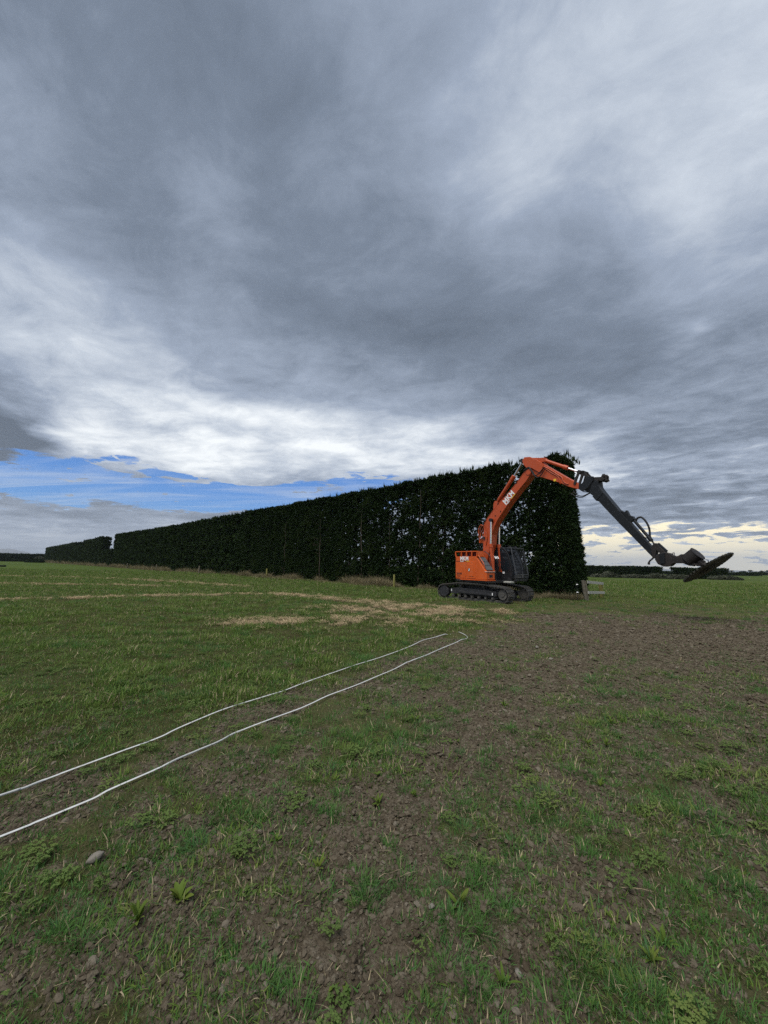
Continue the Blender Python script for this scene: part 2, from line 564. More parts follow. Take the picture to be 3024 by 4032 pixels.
def zones(x, y):
    """bare soil, tan clippings and lushness, each 0..1"""
    x = np.asarray(x, float)
    y = np.asarray(y, float)
    n1 = fbm(x * .55, y * .55, 3, 4)
    n2 = fbm(x * 1.7, y * 1.7, 31, 4)
    # distance to the left of the tape loop
    left = sstep(-(x - (-2.6 + (y - 3) * .64)), -.7, 1.2) * sstep(y, 2.3, 3.6)
    near = 1 - sstep(y, 4.5, 9.0)
    soil = .42 + .09 * near + .20 * sstep(x, -.6, 1.6) * (1 - sstep(y, 9, 13))
    soil = soil - .42 * left
    soil = soil - .30 * sstep(y, 10.5, 14) * (1 - sstep(x, 2.0, 5.0))
    mud = sstep(x - (.3 * (y - 6)), .2, 4.5) * sstep(y, 5.0, 9.5) * (1 - sstep(y + .12 * (8 - x), 12.0, 17.0))
    soil = soil + .36 * mud + .30 * mud * (fbm(x * .9, y * .9, 202, 3) - .5) * 2
    soil = soil - .45 * sstep(y, 14.5, 18) * sstep(x, -2, 3)
    worn = g2(x, y, 12, 19.5, 9, 2.3) * .22
    soil = soil + worn
    soil = soil - .25 * sstep(y, 24, 30)
    n3 = fbm(x * 4.3, y * 4.3, 63, 3)
    soil = soil + (n1 - .5) * (1.0 - .5 * near) + (n2 - .5) * 1.0 + (n3 - .5) * .75 * (.4 + .6 * near)
    # trodden path running from the bottom of the view to the right
    soil = soil + .75 * np.exp(-(seg_d(x, y, [(-.25, 1.2), (-.1, 1.8), (-.12, 2.2), (.12, 2.95), (.72, 3.85), (1.7, 5.25), (3.4, 7.3), (5.9, 9.2)]) / .33) ** 2)
    soil = soil + .25 * np.exp(-(seg_d(x, y, [(-2.6, 2.9), (-1.6, 4.2), (-.3, 6.2), (1.2, 8.8)]) / .28) ** 2)
    m1 = seg_d(x, y, [(-22, 13.6), (-15.5, 15.8), (-10.6, 20.0), (-6.0, 22.2), (-1.5, 18.9), (2.6, 16.0), (4.6, 15.2)])
    m2 = seg_d(x, y, [(-40, 24.5), (-25.6, 26.2), (-18.6, 27.1), (-15.5, 26.8)])
    m3 = seg_d(x, y, [(-46, 36.5), (-29.4, 37.4), (-20, 34.5), (-14.1, 30.7), (-10.5, 28.3)])
    nm = fbm(x * 1.5, y * 1.5, 77, 4)
    mul = np.exp(-(m1 / .75) ** 2) * 1.1 + np.exp(-(m2 / .9) ** 2) * 1.0 + np.exp(-(m3 / 1.1) ** 2) * .9
    mul = mul + g2(x, y, -3.0, 11.3, 1.7, 1.0) * .9 + g2(x, y, -.3, 10.6, 1.5, .6) * .85 + g2(x, y, -1.4, 12.2, 2.2, .7) * .7
    mul = mul + g2(x, y, .6, 15.2, 3.4, 2.0) * .95 + g2(x, y, 2.6, 13.0, 2.0, 1.3) * .5
    mul = np.clip(mul, 0, 1) * (.10 + .90 * sstep(nm, .33, .55)) * (.35 + .65 * sstep(fbm(x * 4.2, y * 4.2, 87, 3), .34, .60))
    lush = .42 + .42 * left + (n2 - .5) * .9 + (n1 - .5) * .8 + .35 * sstep(y, 20, 26)
    lush = lush - .5 * g2(x, y, 10, 17, 12, 3.0)
    return np.clip(soil, 0, 1), np.clip(mul, 0, 1), np.clip(lush, 0, 1)


def gheight(x, y):
    x = np.asarray(x, float)
    y = np.asarray(y, float)
    s = zones(x, y)[0]
    fade = 1 - sstep(np.hypot(x, y), 14, 40)
    h = (fbm(x * .45, y * .45, 5, 3) - .5) * .10 * fade
    rough = .35 + .9 * s
    h = h + (fbm(x * 3.2, y * 3.2, 8, 3) - .5) * .075 * rough * fade
    c = np.abs(vnoise(x * 11, y * 11, 12) - .5) * 2
    h = h + (c - .5) * .026 * rough * fade + (vnoise(x * 23, y * 23, 14) - .5) * .020 * rough * fade
    # hoof pocks in the mud
    pk = vnoise(x * 4.6, y * 4.6, 21)
    h = h - sstep(pk, .72, .9) * .045 * sstep(s, .4, .8) * fade
    return h


ys = np.concatenate([[-4000, -600, -120, -40, -12, -4, -1.0, .1, .6], np.geomspace(.9, 60, 470), np.geomspace(64, 5000, 26)[0:], [9000, 16000, 24000]])
tc = np.linspace(-1, 1, 470)
ext = np.geomspace(1.03, 400, 13)
ts = np.concatenate([-ext[::-1], tc, ext])
wd = np.where(ys < 0, 3.0, 1.28 * np.clip(ys, 0, 70) + 2.0)
wd = np.maximum(wd, 3.0)
GX = ts[None, :] * wd[:, None]
far_w = np.abs(ts)[None, :] > 1
GX = np.where(far_w & (np.abs(ys)[:, None] > 70), GX * (np.clip(np.abs(ys)[:, None] / 70, 1, 8)), GX)
GY = np.repeat(ys[:, None], len(ts), 1)
GZ = gheight(GX, GY)
nr, nc = GX.shape
idx = np.arange(nr * nc).reshape(nr, nc)
FQ = np.stack([idx[:-1, :-1], idx[:-1, 1:], idx[1:, 1:], idx[1:, :-1]], -1).reshape(-1, 4)
ground = np_mesh('ground', np.stack([GX, GY, GZ], -1).reshape(-1, 3), FQ, M['ground'], None, True)
tag(ground, 'grass paddock with bare trodden soil patches', kind='structure')
zc_ = np.stack(list(zones(GX.ravel(), GY.ravel())) + [np.ones(nr * nc)], -1).astype(np.float32)
ca = ground.data.color_attributes.new('zone', 'FLOAT_COLOR', 'POINT')
ca.data.foreach_set('color', zc_.ravel())


# ------------------------------------------------------------------ scattered ground cover (uncountable)
def scatter(name, protos, mats, pts, rot, scl, pid, label, kind='stuff', flat=False):
    """protos: list of (verts, faces, material index). Instances the protos on points; the mesh itself holds both."""
    V, F, MI, PID = [], [], [], []
    for i, (v, f, mi) in enumerate(protos):
        b = len(V)
        V += [tuple(q) for q in v]
        F += [tuple(k + b for k in q) for q in f]
        MI += (mi if isinstance(mi, list) else [mi] * len(f))
        PID += [i] * len(v)
    npv = len(V)
    V = V + [tuple(q) for q in np.asarray(pts, float)]
    me = bpy.data.meshes.new(name)
    me.from_pydata(V, [], F)
    me.polygons.foreach_set('material_index', MI)
    me.polygons.foreach_set('use_smooth', [not flat] * len(F))
    for q in mats:
        me.materials.append(q)
    n = len(V)
    a = me.attributes.new('pid', 'INT', 'POINT')
    a.data.foreach_set('value', np.concatenate([PID, pid]).astype(np.int32))
    a = me.attributes.new('spot', 'BOOLEAN', 'POINT')
    a.data.foreach_set('value', np.arange(n) >= npv)
    for nm, arr in (('rot', rot), ('scl', scl)):
        a = me.attributes.new(nm, 'FLOAT_VECTOR', 'POINT')
        a.data.foreach_set('vector', np.concatenate([np.zeros((npv, 3)), arr]).astype(np.float32).ravel())
    o = mesh_obj(name, me)
    t = bpy.data.node_groups.new(name + '_scatter', 'GeometryNodeTree')
    t.interface.new_socket('Geometry', in_out='INPUT', socket_type='NodeSocketGeometry')
    t.interface.new_socket('Geometry', in_out='OUTPUT', socket_type='NodeSocketGeometry')
    N = t.nodes.new
    gi, go = N('NodeGroupInput'), N('NodeGroupOutput')

    def attr(nm, ty):
        q = N('GeometryNodeInputNamedAttribute')
        q.data_type = ty
        q.inputs[0].default_value = nm
        return q.outputs[0]
    sg = N('GeometryNodeSeparateGeometry')
    sg.domain = 'POINT'
    t.links.new(gi.outputs[0], sg.inputs[0])
    t.links.new(attr('spot', 'BOOLEAN'), sg.inputs[1])
    si = N('GeometryNodeSplitToInstances')
    si.domain = 'POINT'
    t.links.new(sg.outputs[1], si.inputs[0])
    t.links.new(attr('pid', 'INT'), si.inputs['Group ID'])
    mp = N('GeometryNodeMeshToPoints')
    t.links.new(sg.outputs[0], mp.inputs[0])
    ip = N('GeometryNodeInstanceOnPoints')
    t.links.new(mp.outputs[0], ip.inputs['Points'])
    t.links.new(si.outputs[0], ip.inputs['Instance'])
    ip.inputs['Pick Instance'].default_value = True
    t.links.new(attr('pid', 'INT'), ip.inputs['Instance Index'])
    er = N('FunctionNodeEulerToRotation')
    t.links.new(attr('rot', 'FLOAT_VECTOR'), er.inputs[0])
    t.links.new(er.outputs[0], ip.inputs['Rotation'])
    t.links.new(attr('scl', 'FLOAT_VECTOR'), ip.inputs['Scale'])
    t.links.new(ip.outputs[0], go.inputs[0])
    md = o.modifiers.new('scatter', 'NODES')
    md.node_group = t
    tag(o, label, kind=kind)
    return o


def blade(v, f, base, az, lean, L, w, droop, segs=3):
    """a bent, tapering grass blade"""
    b = len(v)
    d = (math.cos(az), math.sin(az))
    sx, sy = -d[1], d[0]
    x, y, z = base
    ang = lean
    for k in range(segs + 1):
        ww = w * (1 - (k / segs) ** 1.6) * .5
        if k < segs:
            v.append((x + sx * ww, y + sy * ww, z))
            v.append((x - sx * ww, y - sy * ww, z))
        else:
            v.append((x, y, z))
        st = L / segs
        x += d[0] * math.sin(ang) * st
        y += d[1] * math.sin(ang) * st
        z += math.cos(ang) * st
        ang += droop / segs
    for k in range(segs - 1):
        f.append((b + 2 * k, b + 2 * k + 1, b + 2 * k + 3, b + 2 * k + 2))
    k = segs - 1
    f.append((b + 2 * k, b + 2 * k + 1, b + 2 * segs))


def tuft(nb, rad, L, w, spread, droop, mi=0, dry=0.0):
    v, f, mm = [], [], []
    for i in range(nb):
        a = rnd.uniform(0, 6.283)
        r = rad * math.sqrt(rnd.random())
        n0 = len(f)
        blade(v, f, (r * math.cos(a), r * math.sin(a), -.01), a + rnd.uniform(-.9, .9), abs(rnd.gauss(.15, spread)),
              L * rnd.uniform(.5, 1.15), w * rnd.uniform(.7, 1.3), droop * rnd.uniform(.3, 1.6))
        mm += [1 if rnd.random() < dry else mi] * (len(f) - n0)
    return v, f, mm


def sample_ground(n, y0, y1, power, dens):
    """random spots, thinning with distance as y^-power within the widening field; dens(x, y) is a keep chance"""
    u = rng.random(n)
    e = 2 - power
    y = (y0 ** e + u * (y1 ** e - y0 ** e)) ** (1 / e)
    x = (rng.random(n) * 2 - 1) * (1.12 * y + .9)
    keep = rng.random(n) < dens(x, y)
    return x[keep], y[keep]


def put(x, y, dz=0.0):
    return np.stack([x, y, gheight(x, y) + dz], -1)


def off_machine(x, y):
    # nothing grows where the tracks and posts stand
    c, s = math.cos(R(47)), math.sin(R(47))
    lx = (x - 5.47) * c - (y - 21.04) * s
    ly = (x - 5.47) * s + (y - 21.04) * c
    return ~((np.abs(lx) < 2.25) & (np.abs(ly) < 1.5))


def d_grass(x, y):
    s, mu, lu = zones(x, y)
    return np.clip((1 - sstep(s, .30, .85) * (.66 + .18 * sstep(y, 5, 9)) - .15 * sstep(s, .85, 1.0)) * (1 - .75 * sstep(mu, .35, .8)) * (.55 + .45 * lu), 0, 1) * off_machine(x, y)


# short turf
P = [tuft(18, .085, .066, .006, .85, .9, 0, .05) for _ in range(5)] + [tuft(11, .08, .055, .006, .8, .7, 0, .10) for _ in range(4)] + [tuft(6, .07, .06, .005, .8, .8, 0, .2) for _ in range(3)]
x, y = sample_ground(210000, 1.3, 62, .98, d_grass)
kp = (seg_d(x, y, TAPE) > .04) | (rng.random(len(x)) < .30)
x, y = x[kp], y[kp]
n = len(x)
sc = (.40 + .6 * rng.random(n) ** 1.5 + .95 * sstep(fbm(x * 2.1, y * 2.1, 15, 3), .42, .68)) * (1 + .035 * np.clip(y - 5, 0, 57)) * (.70 + .6 * zones(x, y)[2]) * (.72 + .28 * sstep(y, 1.8, 4.0))
scatter('short_grass', P, [M['grass'], M['dry']], put(x, y), np.stack([rng.normal(0, .12, n), rng.normal(0, .12, n), rng.random(n) * 6.28], -1),
        np.stack([sc, sc, sc * (.8 + .4 * rng.random(n))], -1), rng.integers(0, len(P), n), 'short green pasture grass covering the paddock')


# seedlings and sprigs in the trodden soil
P = [tuft(5, .035, .040, .0042, .8, .7, 0, .12) for _ in range(5)] + [tuft(8, .05, .030, .005, 1.0, .5, 0, .05) for _ in range(4)]
x, y = sample_ground(100000, 1.3, 9.5, 1.05, lambda x, y: (1 - .7 * sstep(zones(x, y)[0], .75, 1.0)) * (.40 + .60) * (.35 + .65 * sstep(fbm(x * 3.4, y * 3.4, 44, 3), .36, .60)))
kp = (seg_d(x, y, TAPE) > .03)
x, y = x[kp], y[kp]
n = len(x)
sc = .7 + .8 * rng.random(n)
scatter('grass_sprigs', P, [M['grass_fresh'], M['dry']], put(x, y), np.stack([rng.normal(0, .2, n), rng.normal(0, .2, n), rng.random(n) * 6.28], -1),
        np.stack([sc] * 3, -1), rng.integers(0, len(P), n), 'sparse small grass sprigs in the trodden foreground soil')


# stronger tufts
def d_tuft(x, y):
    s, mu, lu = zones(x, y)
    cl = fbm(x * 1.8, y * 1.8, 55, 3)
    return sstep(cl, .50, .66) * (1 - .85 * sstep(s, .5, .95)) * (1 - .6 * mu) * off_machine(x, y)


P = [tuft(50, .085, .115, .0055, .75, 1.2, 0, .04) for _ in range(4)] + [tuft(36, .075, .085, .0052, .85, 1.1, 0, .05) for _ in range(4)]
x, y = sample_ground(26000, 1.35, 40, 1.0, d_tuft)
fx = [(-.87, 2.93), (-.95, 2.86), (-1.15, 2.65), (-1.22, 2.60), (-1.36, 1.99), (-1.30, 2.05), (-1.42, 2.10), (-.05, 2.28), (.02, 2.30), (-.1, 2.22),
      (1.06, 1.80), (1.15, 1.76), (.95, 1.78), (1.95, 2.34), (2.02, 2.28), (1.88, 2.42), (.35, 1.82), (.25, 1.86), (2.2, 3.0), (2.3, 2.95), (2.12, 3.05),
      (1.5, 2.3), (-.35, 2.9), (.25, 3.3), (.9, 3.6), (1.7, 3.4), (-.6, 3.5), (-2.0, 2.35)]
x = np.concatenate([x, [q[0] for q in fx]])
y = np.concatenate([y, [q[1] for q in fx]])
fc = np.repeat(np.array(fx + [(-.2, 3.9), (.6, 4.3), (1.3, 4.4), (2.4, 3.8), (3.0, 4.6), (-1.0, 3.7), (.5, 2.6), (1.2, 2.7), (2.9, 3.6), (1.9, 5.6), (.9, 6.0), (3.6, 5.4)]), 6, 0)
fc = fc + rng.normal(0, .065, fc.shape) * (.6 + .25 * fc[:, 1:2])
x = np.concatenate([x, fc[:, 0]])
y = np.concatenate([y, fc[:, 1]])
n = len(x)
sc = (.55 + .6 * rng.random(n)) * (1 + .02 * np.clip(y - 5, 0, 35)) * (.72 + .28 * sstep(y, 1.8, 4.0))
scatter('grass_tufts', P, [M['grass_fresh'], M['dry']], put(x, y), np.stack([rng.normal(0, .15, n), rng.normal(0, .15, n), rng.random(n) * 6.28], -1),
        np.stack([sc] * 3, -1), rng.integers(0, len(P), n), 'darker green tufts of longer grass in the paddock')


# clover
def clover(nl):
    v, f = [], []
    for i in range(nl):
        a = rnd.uniform(0, 6.28)
        r = .05 * math.sqrt(rnd.random())
        cx, cy, cz = r * math.cos(a), r * math.sin(a), rnd.uniform(.012, .04)
        t0 = rnd.uniform(0, 6.28)
        for k in range(3):
            t = t0 + k * 2.094
            b = len(v)
            ex, ey = math.cos(t), math.sin(t)
            sx, sy = -ey, ex
            L = rnd.uniform(.008, .013)
            v += [(cx, cy, cz), (cx + ex * L * .6 + sx * L * .5, cy + ey * L * .6 + sy * L * .5, cz + .003), (cx + ex * L * 1.1, cy + ey * L * 1.1, cz - .001),
                  (cx + ex * L * .6 - sx * L * .5, cy + ey * L * .6 - sy * L * .5, cz + .003)]
            f.append((b, b + 1, b + 2, b + 3))
    return v, f, 0


P = [clover(26) for _ in range(4)]
x, y = sample_ground(4800, 1.3, 7.5, 1.2, lambda x, y: sstep(fbm(x * 4.0, y * 4.0, 91, 3), .54, .72) * (.75 - .5 * zones(x, y)[0]))
n = len(x)
sc = .8 + .7 * rng.random(n)
scatter('clover', P, [M['clover']], put(x, y), np.stack([rng.normal(0, .1, n), rng.normal(0, .1, n), rng.random(n) * 6.28], -1),
        np.stack([sc] * 3, -1), rng.integers(0, len(P), n), 'low clover leaves spreading over the foreground soil')


# clods of soil
def clod(seed):
    q = random.Random(seed)
    t = (1 + 5 ** .5) / 2
    vs = [Vector(p).normalized() for p in [(-1, t, 0), (1, t, 0), (-1, -t, 0), (1, -t, 0), (0, -1, t), (0, 1, t), (0, -1, -t), (0, 1, -t), (t, 0, -1), (t, 0, 1), (-t, 0, -1), (-t, 0, 1)]]
    fs = [(0, 11, 5), (0, 5, 1), (0, 1, 7), (0, 7, 10), (0, 10, 11), (1, 5, 9), (5, 11, 4), (11, 10, 2), (10, 7, 6), (7, 1, 8), (3, 9, 4), (3, 4, 2), (3, 2, 6), (3, 6, 8), (3, 8, 9), (4, 9, 5), (2, 4, 11), (6, 2, 10), (8, 6, 7), (9, 8, 1)]
    sx, sy, sz = q.uniform(.8, 1.45), q.uniform(.7, 1.1), q.uniform(.5, .85)
    mid = {}

    def half(a, b_):
        k = (min(a, b_), max(a, b_))
        if k not in mid:
            mid[k] = len(vs)
            vs.append(((vs[a] + vs[b_]) / 2).normalized())
        return mid[k]
    f2 = []
    for a, b_, c_ in fs:
        ab, bc_, ca_ = half(a, b_), half(b_, c_), half(c_, a)
        f2 += [(a, ab, ca_), (b_, bc_, ab), (c_, ca_, bc_), (ab, bc_, ca_)]
    fs = f2
    vs = [(p.x * sx * q.uniform(.72, 1.25), p.y * sy * q.uniform(.72, 1.25), p.z * sz * q.uniform(.65, 1.25)) for p in vs]
    return vs, fs, 0


P = [clod(i) for i in range(7)]


def d_clod(x, y):
    s, mu, lu = zones(x, y)
    return sstep(s, .30, .75) * off_machine(x, y)


x, y = sample_ground(260000, 1.25, 17, 1.35, d_clod)
n = len(x)
sc = np.exp(rng.normal(-5.15, .5, n)) * (1 + .10 * np.clip(y - 2, 0, 14))
sc = np.minimum(sc, .012 + .003 * y)
scatter('soil_clods', P, [M['clod']], put(x, y, 0) + np.stack([0 * x, 0 * x, sc * .15], -1), np.stack([rng.normal(0, .3, n), rng.normal(0, .3, n), rng.random(n) * 6.28], -1),
        np.stack([sc] * 3, -1), rng.integers(0, len(P), n), 'crumbly brown clods of trodden soil', flat=True)


# dry stalks
def stalk(L, w, b):
    v, f = [], []
    blade(v, f, (0, 0, 0), 0, 1.45, L, w, b, 4)
    return v, f, 0


P = [stalk(1.0, .022, .5), stalk(1.0, .015, -.15), stalk(1.0, .024, .15)]
x, y = sample_ground(4200, 1.3, 11, 1.1, lambda x, y: .2 + .5 * zones(x, y)[0])
n = len(x)
sc = np.exp(rng.normal(-2.75, .45, n))
scatter('dry_stalks', P, [M['dry']], put(x, y, .012), np.stack([rng.normal(0, .15, n), rng.normal(0, .12, n), rng.random(n) * 6.28], -1),
        np.stack([sc] * 3, -1), rng.integers(0, 3, n), 'pale dry grass stalks lying on the soil')


# tan clippings
def litter(k):
    v, f = [], []
    for i in range(k):
        a = rnd.uniform(0, 6.28)
        r = .11 * math.sqrt(rnd.random())
        blade(v, f, (r * math.cos(a), r * math.sin(a), rnd.uniform(.0, .03)), rnd.uniform(0, 6.28), rnd.uniform(1.2, 1.55), rnd.uniform(.05, .13), rnd.uniform(.005, .012), rnd.uniform(-.3, .6), 2)
    return v, f, 0


P = [litter(16) for _ in range(5)]
x, y = sample_ground(150000, 8, 42, .9, lambda x, y: sstep(zones(x, y)[1], .14, .85) * off_machine(x, y))
n = len(x)
sc = (.8 + .6 * rng.random(n)) * (1 + .03 * np.clip(y - 12, 0, 30))
scatter('tan_clippings', P, [M['mulch']], put(x, y, .02), np.stack([rng.normal(0, .12, n), rng.normal(0, .12, n), rng.random(n) * 6.28], -1),
        np.stack([sc] * 3, -1), rng.integers(0, len(P), n), 'tan hedge clippings and straw lying in strips on the grass')

# rank dry grass along the fence and hedge foot
P = [tuft(30, .14, .48, .010, .38, .9, 0, .3) for _ in range(5)]
n = 7200
s_ = np.concatenate([rng.uniform(-1.5, 40, 4400), rng.uniform(40, 130, 1900), rng.uniform(130, 290, 900)])
o_ = rng.normal(.50, .55, n)
o_ = np.where(s_ < 1.0, np.abs(o_) * .8 + .5, o_)
s_ = np.where(s_ < .3, s_ + 1.0, s_)
q = P0[None] + FU[None] * (s_ - 12.8)[:, None] + FN[None] * o_[:, None]
x, y = q[:, 0], q[:, 1]
sc = (.5 + .6 * rng.random(n)) * (1 + .006 * np.clip(s_, 0, 280)) * (.25 + 1.5 * sstep(fbm(s_ * .5, o_ * .8, 66, 3), .3, .75)) * np.where(o_ < -.2, .55, 1.0)
scatter('rank_grass', P, [M['rough_grass'], M['dry']], put(x, y), np.stack([rng.normal(0, .15, n), rng.normal(0, .15, n), rng.random(n) * 6.28], -1),
        np.stack([sc] * 3, -1), rng.integers(0, len(P), n), 'tall brownish grass along the foot of the long hedge')


# ------------------------------------------------------------------ hedges
def sprays(C, out, L, W, k, seed, up=.25, flat=.0):
    """k tapering leaf-spray quads round every centre C (n,3), biased along 'out' (n,3)"""
    r = np.random.default_rng(seed)
    n = len(C)
    d = r.normal(size=(n, k, 3))
    d /= np.linalg.norm(d, axis=2, keepdims=True)
    d = d + out[:, None, :] * .8
    d[..., 2] += up
    d /= np.linalg.norm(d, axis=2, keepdims=True)
    a = r.normal(size=(n, k, 3))
    side = np.cross(d, a)
    side /= np.linalg.norm(side, axis=2, keepdims=True) + 1e-9
    ln = (L if np.ndim(L) == 0 else L[:, None, None]) * r.uniform(.55, 1.2, (n, k, 1))
    wd_ = (W if np.ndim(W) == 0 else W[:, None, None]) * r.uniform(.6, 1.3, (n, k, 1))
    c = C[:, None, :] + r.normal(size=(n, k, 3)) * ln * .12
    V = np.stack([c - d * ln * .3, c + d * ln * .15 + side * wd_ * .5, c + d * ln * .75, c + d * ln * .15 - side * wd_ * .5], 2).reshape(-1, 3)
    return V, np.arange(len(V)).reshape(-1, 4)


def hedge_xy(s, o):
    """s along the hedge from its gate end, o through it from the fence line"""
    return P0[0] + FU[0] * (s - 12.8) + FN[0] * o, P0[1] + FU[1] * (s - 12.8) + FN[1] * o


O0, O1 = 1.25, 3.75           # front and back face, metres behind the fence line


def top_of(s):
    return np.interp(s, [0, .4, .9, 1.8, 4.8, 8, 15, 40, 75, 118.5, 119, 135.0, 135.2, 166, 167, 183.9, 184, 290], [8.3, 8.75, 8.7, 8.5, 8.75, 8.75, 8.6, 8.55, 8.4, 8.75, 4.7, 4.4, 8.75, 8.4, 7.2, 7.0, 8.15, 8.0])


def fill_hedge(s0, s1, n, seed, density=None, shell=.55, bulge=.18):
    r = np.random.default_rng(seed)
    s = r.uniform(s0, s1, n)
    z = .25 + (r.random(n) ** .95)
    H = top_of(s) + (vnoise(s * 1.3, s * 0, seed) - .5) * .25
    z = .15 + r.random(n) * (H - .15)
    o = np.where(r.random(n) < shell, O0 + np.abs(r.normal(0, .28, n)), r.uniform(O0, O1, n))
    # part of the shell lies on the top and on the ends
    tp = r.random(n) < .10
    z = np.where(tp, H - np.abs(r.normal(0, .2, n)), z)
    o = np.where(tp, r.uniform(O0, O1, n), o)
    en = r.random(n) < min(.25, 2.2 / (s1 - s0))
    s = np.where(en, s0 + np.abs(r.normal(0, .25, n)), s)
    o = np.where(en, r.uniform(O0, O1, n), o)
    en = r.random(n) < min(.12, 1.2 / (s1 - s0))
    s = np.where(en, s1 - np.abs(r.normal(0, .25, n)), s)
    # the face is trimmed flat but not perfectly, and leans in a little
    o = o + (fbm(s * .9, z * .9, seed + 5, 3) - .5) * bulge * 2 + z * .03
    if s0 < 1:                       # the gate end leans back a little
        s = s + .65 * (z / 8.5) * np.exp(-s / 1.5)
    if density is not None:
        kp = r.random(n) < density(s, z, o)
        s, z, o = s[kp], z[kp], o[kp]
    x, y = hedge_xy(s, o)
    C = np.stack([x, y, z], -1)
    out = np.zeros_like(C)
    fr = (o < O0 + .7)
    out[fr, 0] = -FN[0]
    out[fr, 1] = -FN[1]
    return C, out, s, z


def trunk(mb, x, y, H, r0, seed, nb, spread=1.0):
    q = random.Random(seed)
    pts, rr = [], []
    px, py = x, y
    for k in range(7):
        t = k / 6
        pts.append((px, py, H * t))
        rr.append(r0 * (1 - .8 * t))
        px += q.gauss(0, .06)
        py += q.gauss(0, .06)
    mb.tube(pts, rr, 7)
    for i in range(nb):
        t = q.uniform(.12, .92)
        bp = Vector(pts[int(t * 6)]).lerp(Vector(pts[int(t * 6) + 1]), t * 6 - int(t * 6))
        a = q.uniform(0, 6.28)
        L = q.uniform(.6, 1.5) * spread
        e = bp + Vector((math.cos(a) * L * .8, math.sin(a) * L * .8, L * q.uniform(.25, .8)))
        mid = bp.lerp(e, .5) + Vector((q.gauss(0, .07), q.gauss(0, .07), -.05))
        rb = r0 * (.32 - .15 * t)
        mb.tube([bp, mid, e], [rb, rb * .7, rb * .25], 5, False)


# the nearest stretch: see-through in places, trunks showing
def near_density(s, z, o):
    thin = np.interp(s, [0, 1.2, 2.6, 16, 20, 26, 40], [1.0, 1.0, 1.0, 1.0, 1.0, 1.0, 1.0])
    thin = np.where(z < 1.6, np.maximum(thin, .95), thin)
    thin = np.where(z > 8.1, np.maximum(thin, .8), thin)
    hl = fbm(s * .9, z * .9, 141, 3)
    gap = np.where((s < 21) & (s > 2.5), sstep(hl, .355, .45), 1.0)
    gap = np.where((z < 1.5) | (s < 1.4), 1.0, gap)
    # fewer leaves in the heart of the hedge
    heart = np.where((o > O0 + .8) & (z < 7.6), .75, 1.0)
    return np.clip(thin * (.26 + .74 * gap) * heart, 0, 1)


root = empty('clipped_hedge', (*hedge_xy(0, 2.4), 0))
tag(root, 'long tall clipped conifer hedge behind the excavator, with sky showing through its near end', 'hedge', 'stretches of the long clipped hedge')
off = Vector(root.location)
C1, o1, s1_, z1_ = fill_hedge(0, 42, 86000, 201, near_density)
V1, F1 = sprays(C1, o1, .27, .078, 9, 301)
C2, o2, _, _ = fill_hedge(40, 118.0, 18000, 202)
V2, F2 = sprays(C2, o2, .52, .17, 7, 302)
# spiky uncut shoots on top
r = np.random.default_rng(5)
ns = 420
s = np.concatenate([r.uniform(0, 20, 300), r.uniform(20, 60, ns - 300)])
o = r.uniform(O0 + .3, O1, ns)
x, y = hedge_xy(s, o)
Cs = np.stack([x, y, top_of(s) + .02], -1)
Vs, Fs = sprays(Cs, np.tile([[0, 0, 2.2]], (ns, 1)), .5, .07, 4, 303, 1.0)
V = np.concatenate([V1, V2, Vs])
F = np.concatenate([F1, F2 + len(V1), Fs + len(V1) + len(V2)])
np_mesh('foliage', V - np.array(off)[None], F, M['hedge'], root)
for i in range(22):
    sx = .8 + i * 1.75 + rnd.uniform(-.3, .3)
    ox = 2.5 + rnd.uniform(-.35, .35)
    mb = MB()
    tx, ty = hedge_xy(sx, ox)
    trunk(mb, tx - off.x, ty - off.y, 8.2, rnd.uniform(.11, .16), 900 + i, 16)
    mb.build('trunk', M['bark'], root)
for i in range(10):
    sx = 6 + i * 2.9 + rnd.uniform(-1.3, 1.3)
    mb = MB()
    tx, ty = hedge_xy(sx, 1.35 + rnd.uniform(-.1, .25))
    trunk(mb, tx - off.x, ty - off.y, rnd.uniform(5.5, 8.0), rnd.uniform(.03, .05), 700 + i, 9, .6)
    mb.build('dead_stem', M['bark'], root)
# dense heart of the farther part
core = MB()
poly = [(O0 + .45, .2), (O1 - .3, .2), (O1 - .1, 8.0), (O0 + .75, 8.0)]
for a, b_ in ((34, 117.5),):
    v = []
    for sx in (a, b_):
        for oo, zz in poly:
            X_, Y_ = hedge_xy(sx, oo)
            v.append((X_ - off.x, Y_ - off.y, zz))
    core.add(v, [(0, 1, 2, 3), (7, 6, 5, 4)] + [(i, 4 + i, 4 + (i + 1) % 4, (i + 1) % 4) for i in range(4)])
core.build('inner_foliage', M['hedge'], root)


def far_part(s0, s1, n, size, seed, label, ch=7.5):
    root = empty('clipped_hedge', (*hedge_xy(s0, 2.4), 0))
    tag(root, label, 'hedge', 'stretches of the long clipped hedge')
    off = np.array(root.location)
    C, o, _, _ = fill_hedge(s0, s1, n, seed)
    V, F = sprays(C, o, size, size * .4, 6, seed + 1)
    np_mesh('foliage', V - off[None], F, M['hedge_far'], root)
    core = MB()
    v = []
    for sx in (s0 + .4, s1 - .4):
        for oo, zz in [(O0 + .45, .2), (O1 - .3, .2), (O1 - .1, ch), (O0 + .75, ch)]:
            X_, Y_ = hedge_xy(sx, oo)
            v.append((X_ - off[0], Y_ - off[1], zz))
    core.add(v, [(0, 1, 2, 3), (7, 6, 5, 4)] + [(i, 4 + i, 4 + (i + 1) % 4, (i + 1) % 4) for i in range(4)])
    core.build('inner_foliage', M['hedge_far'], root)


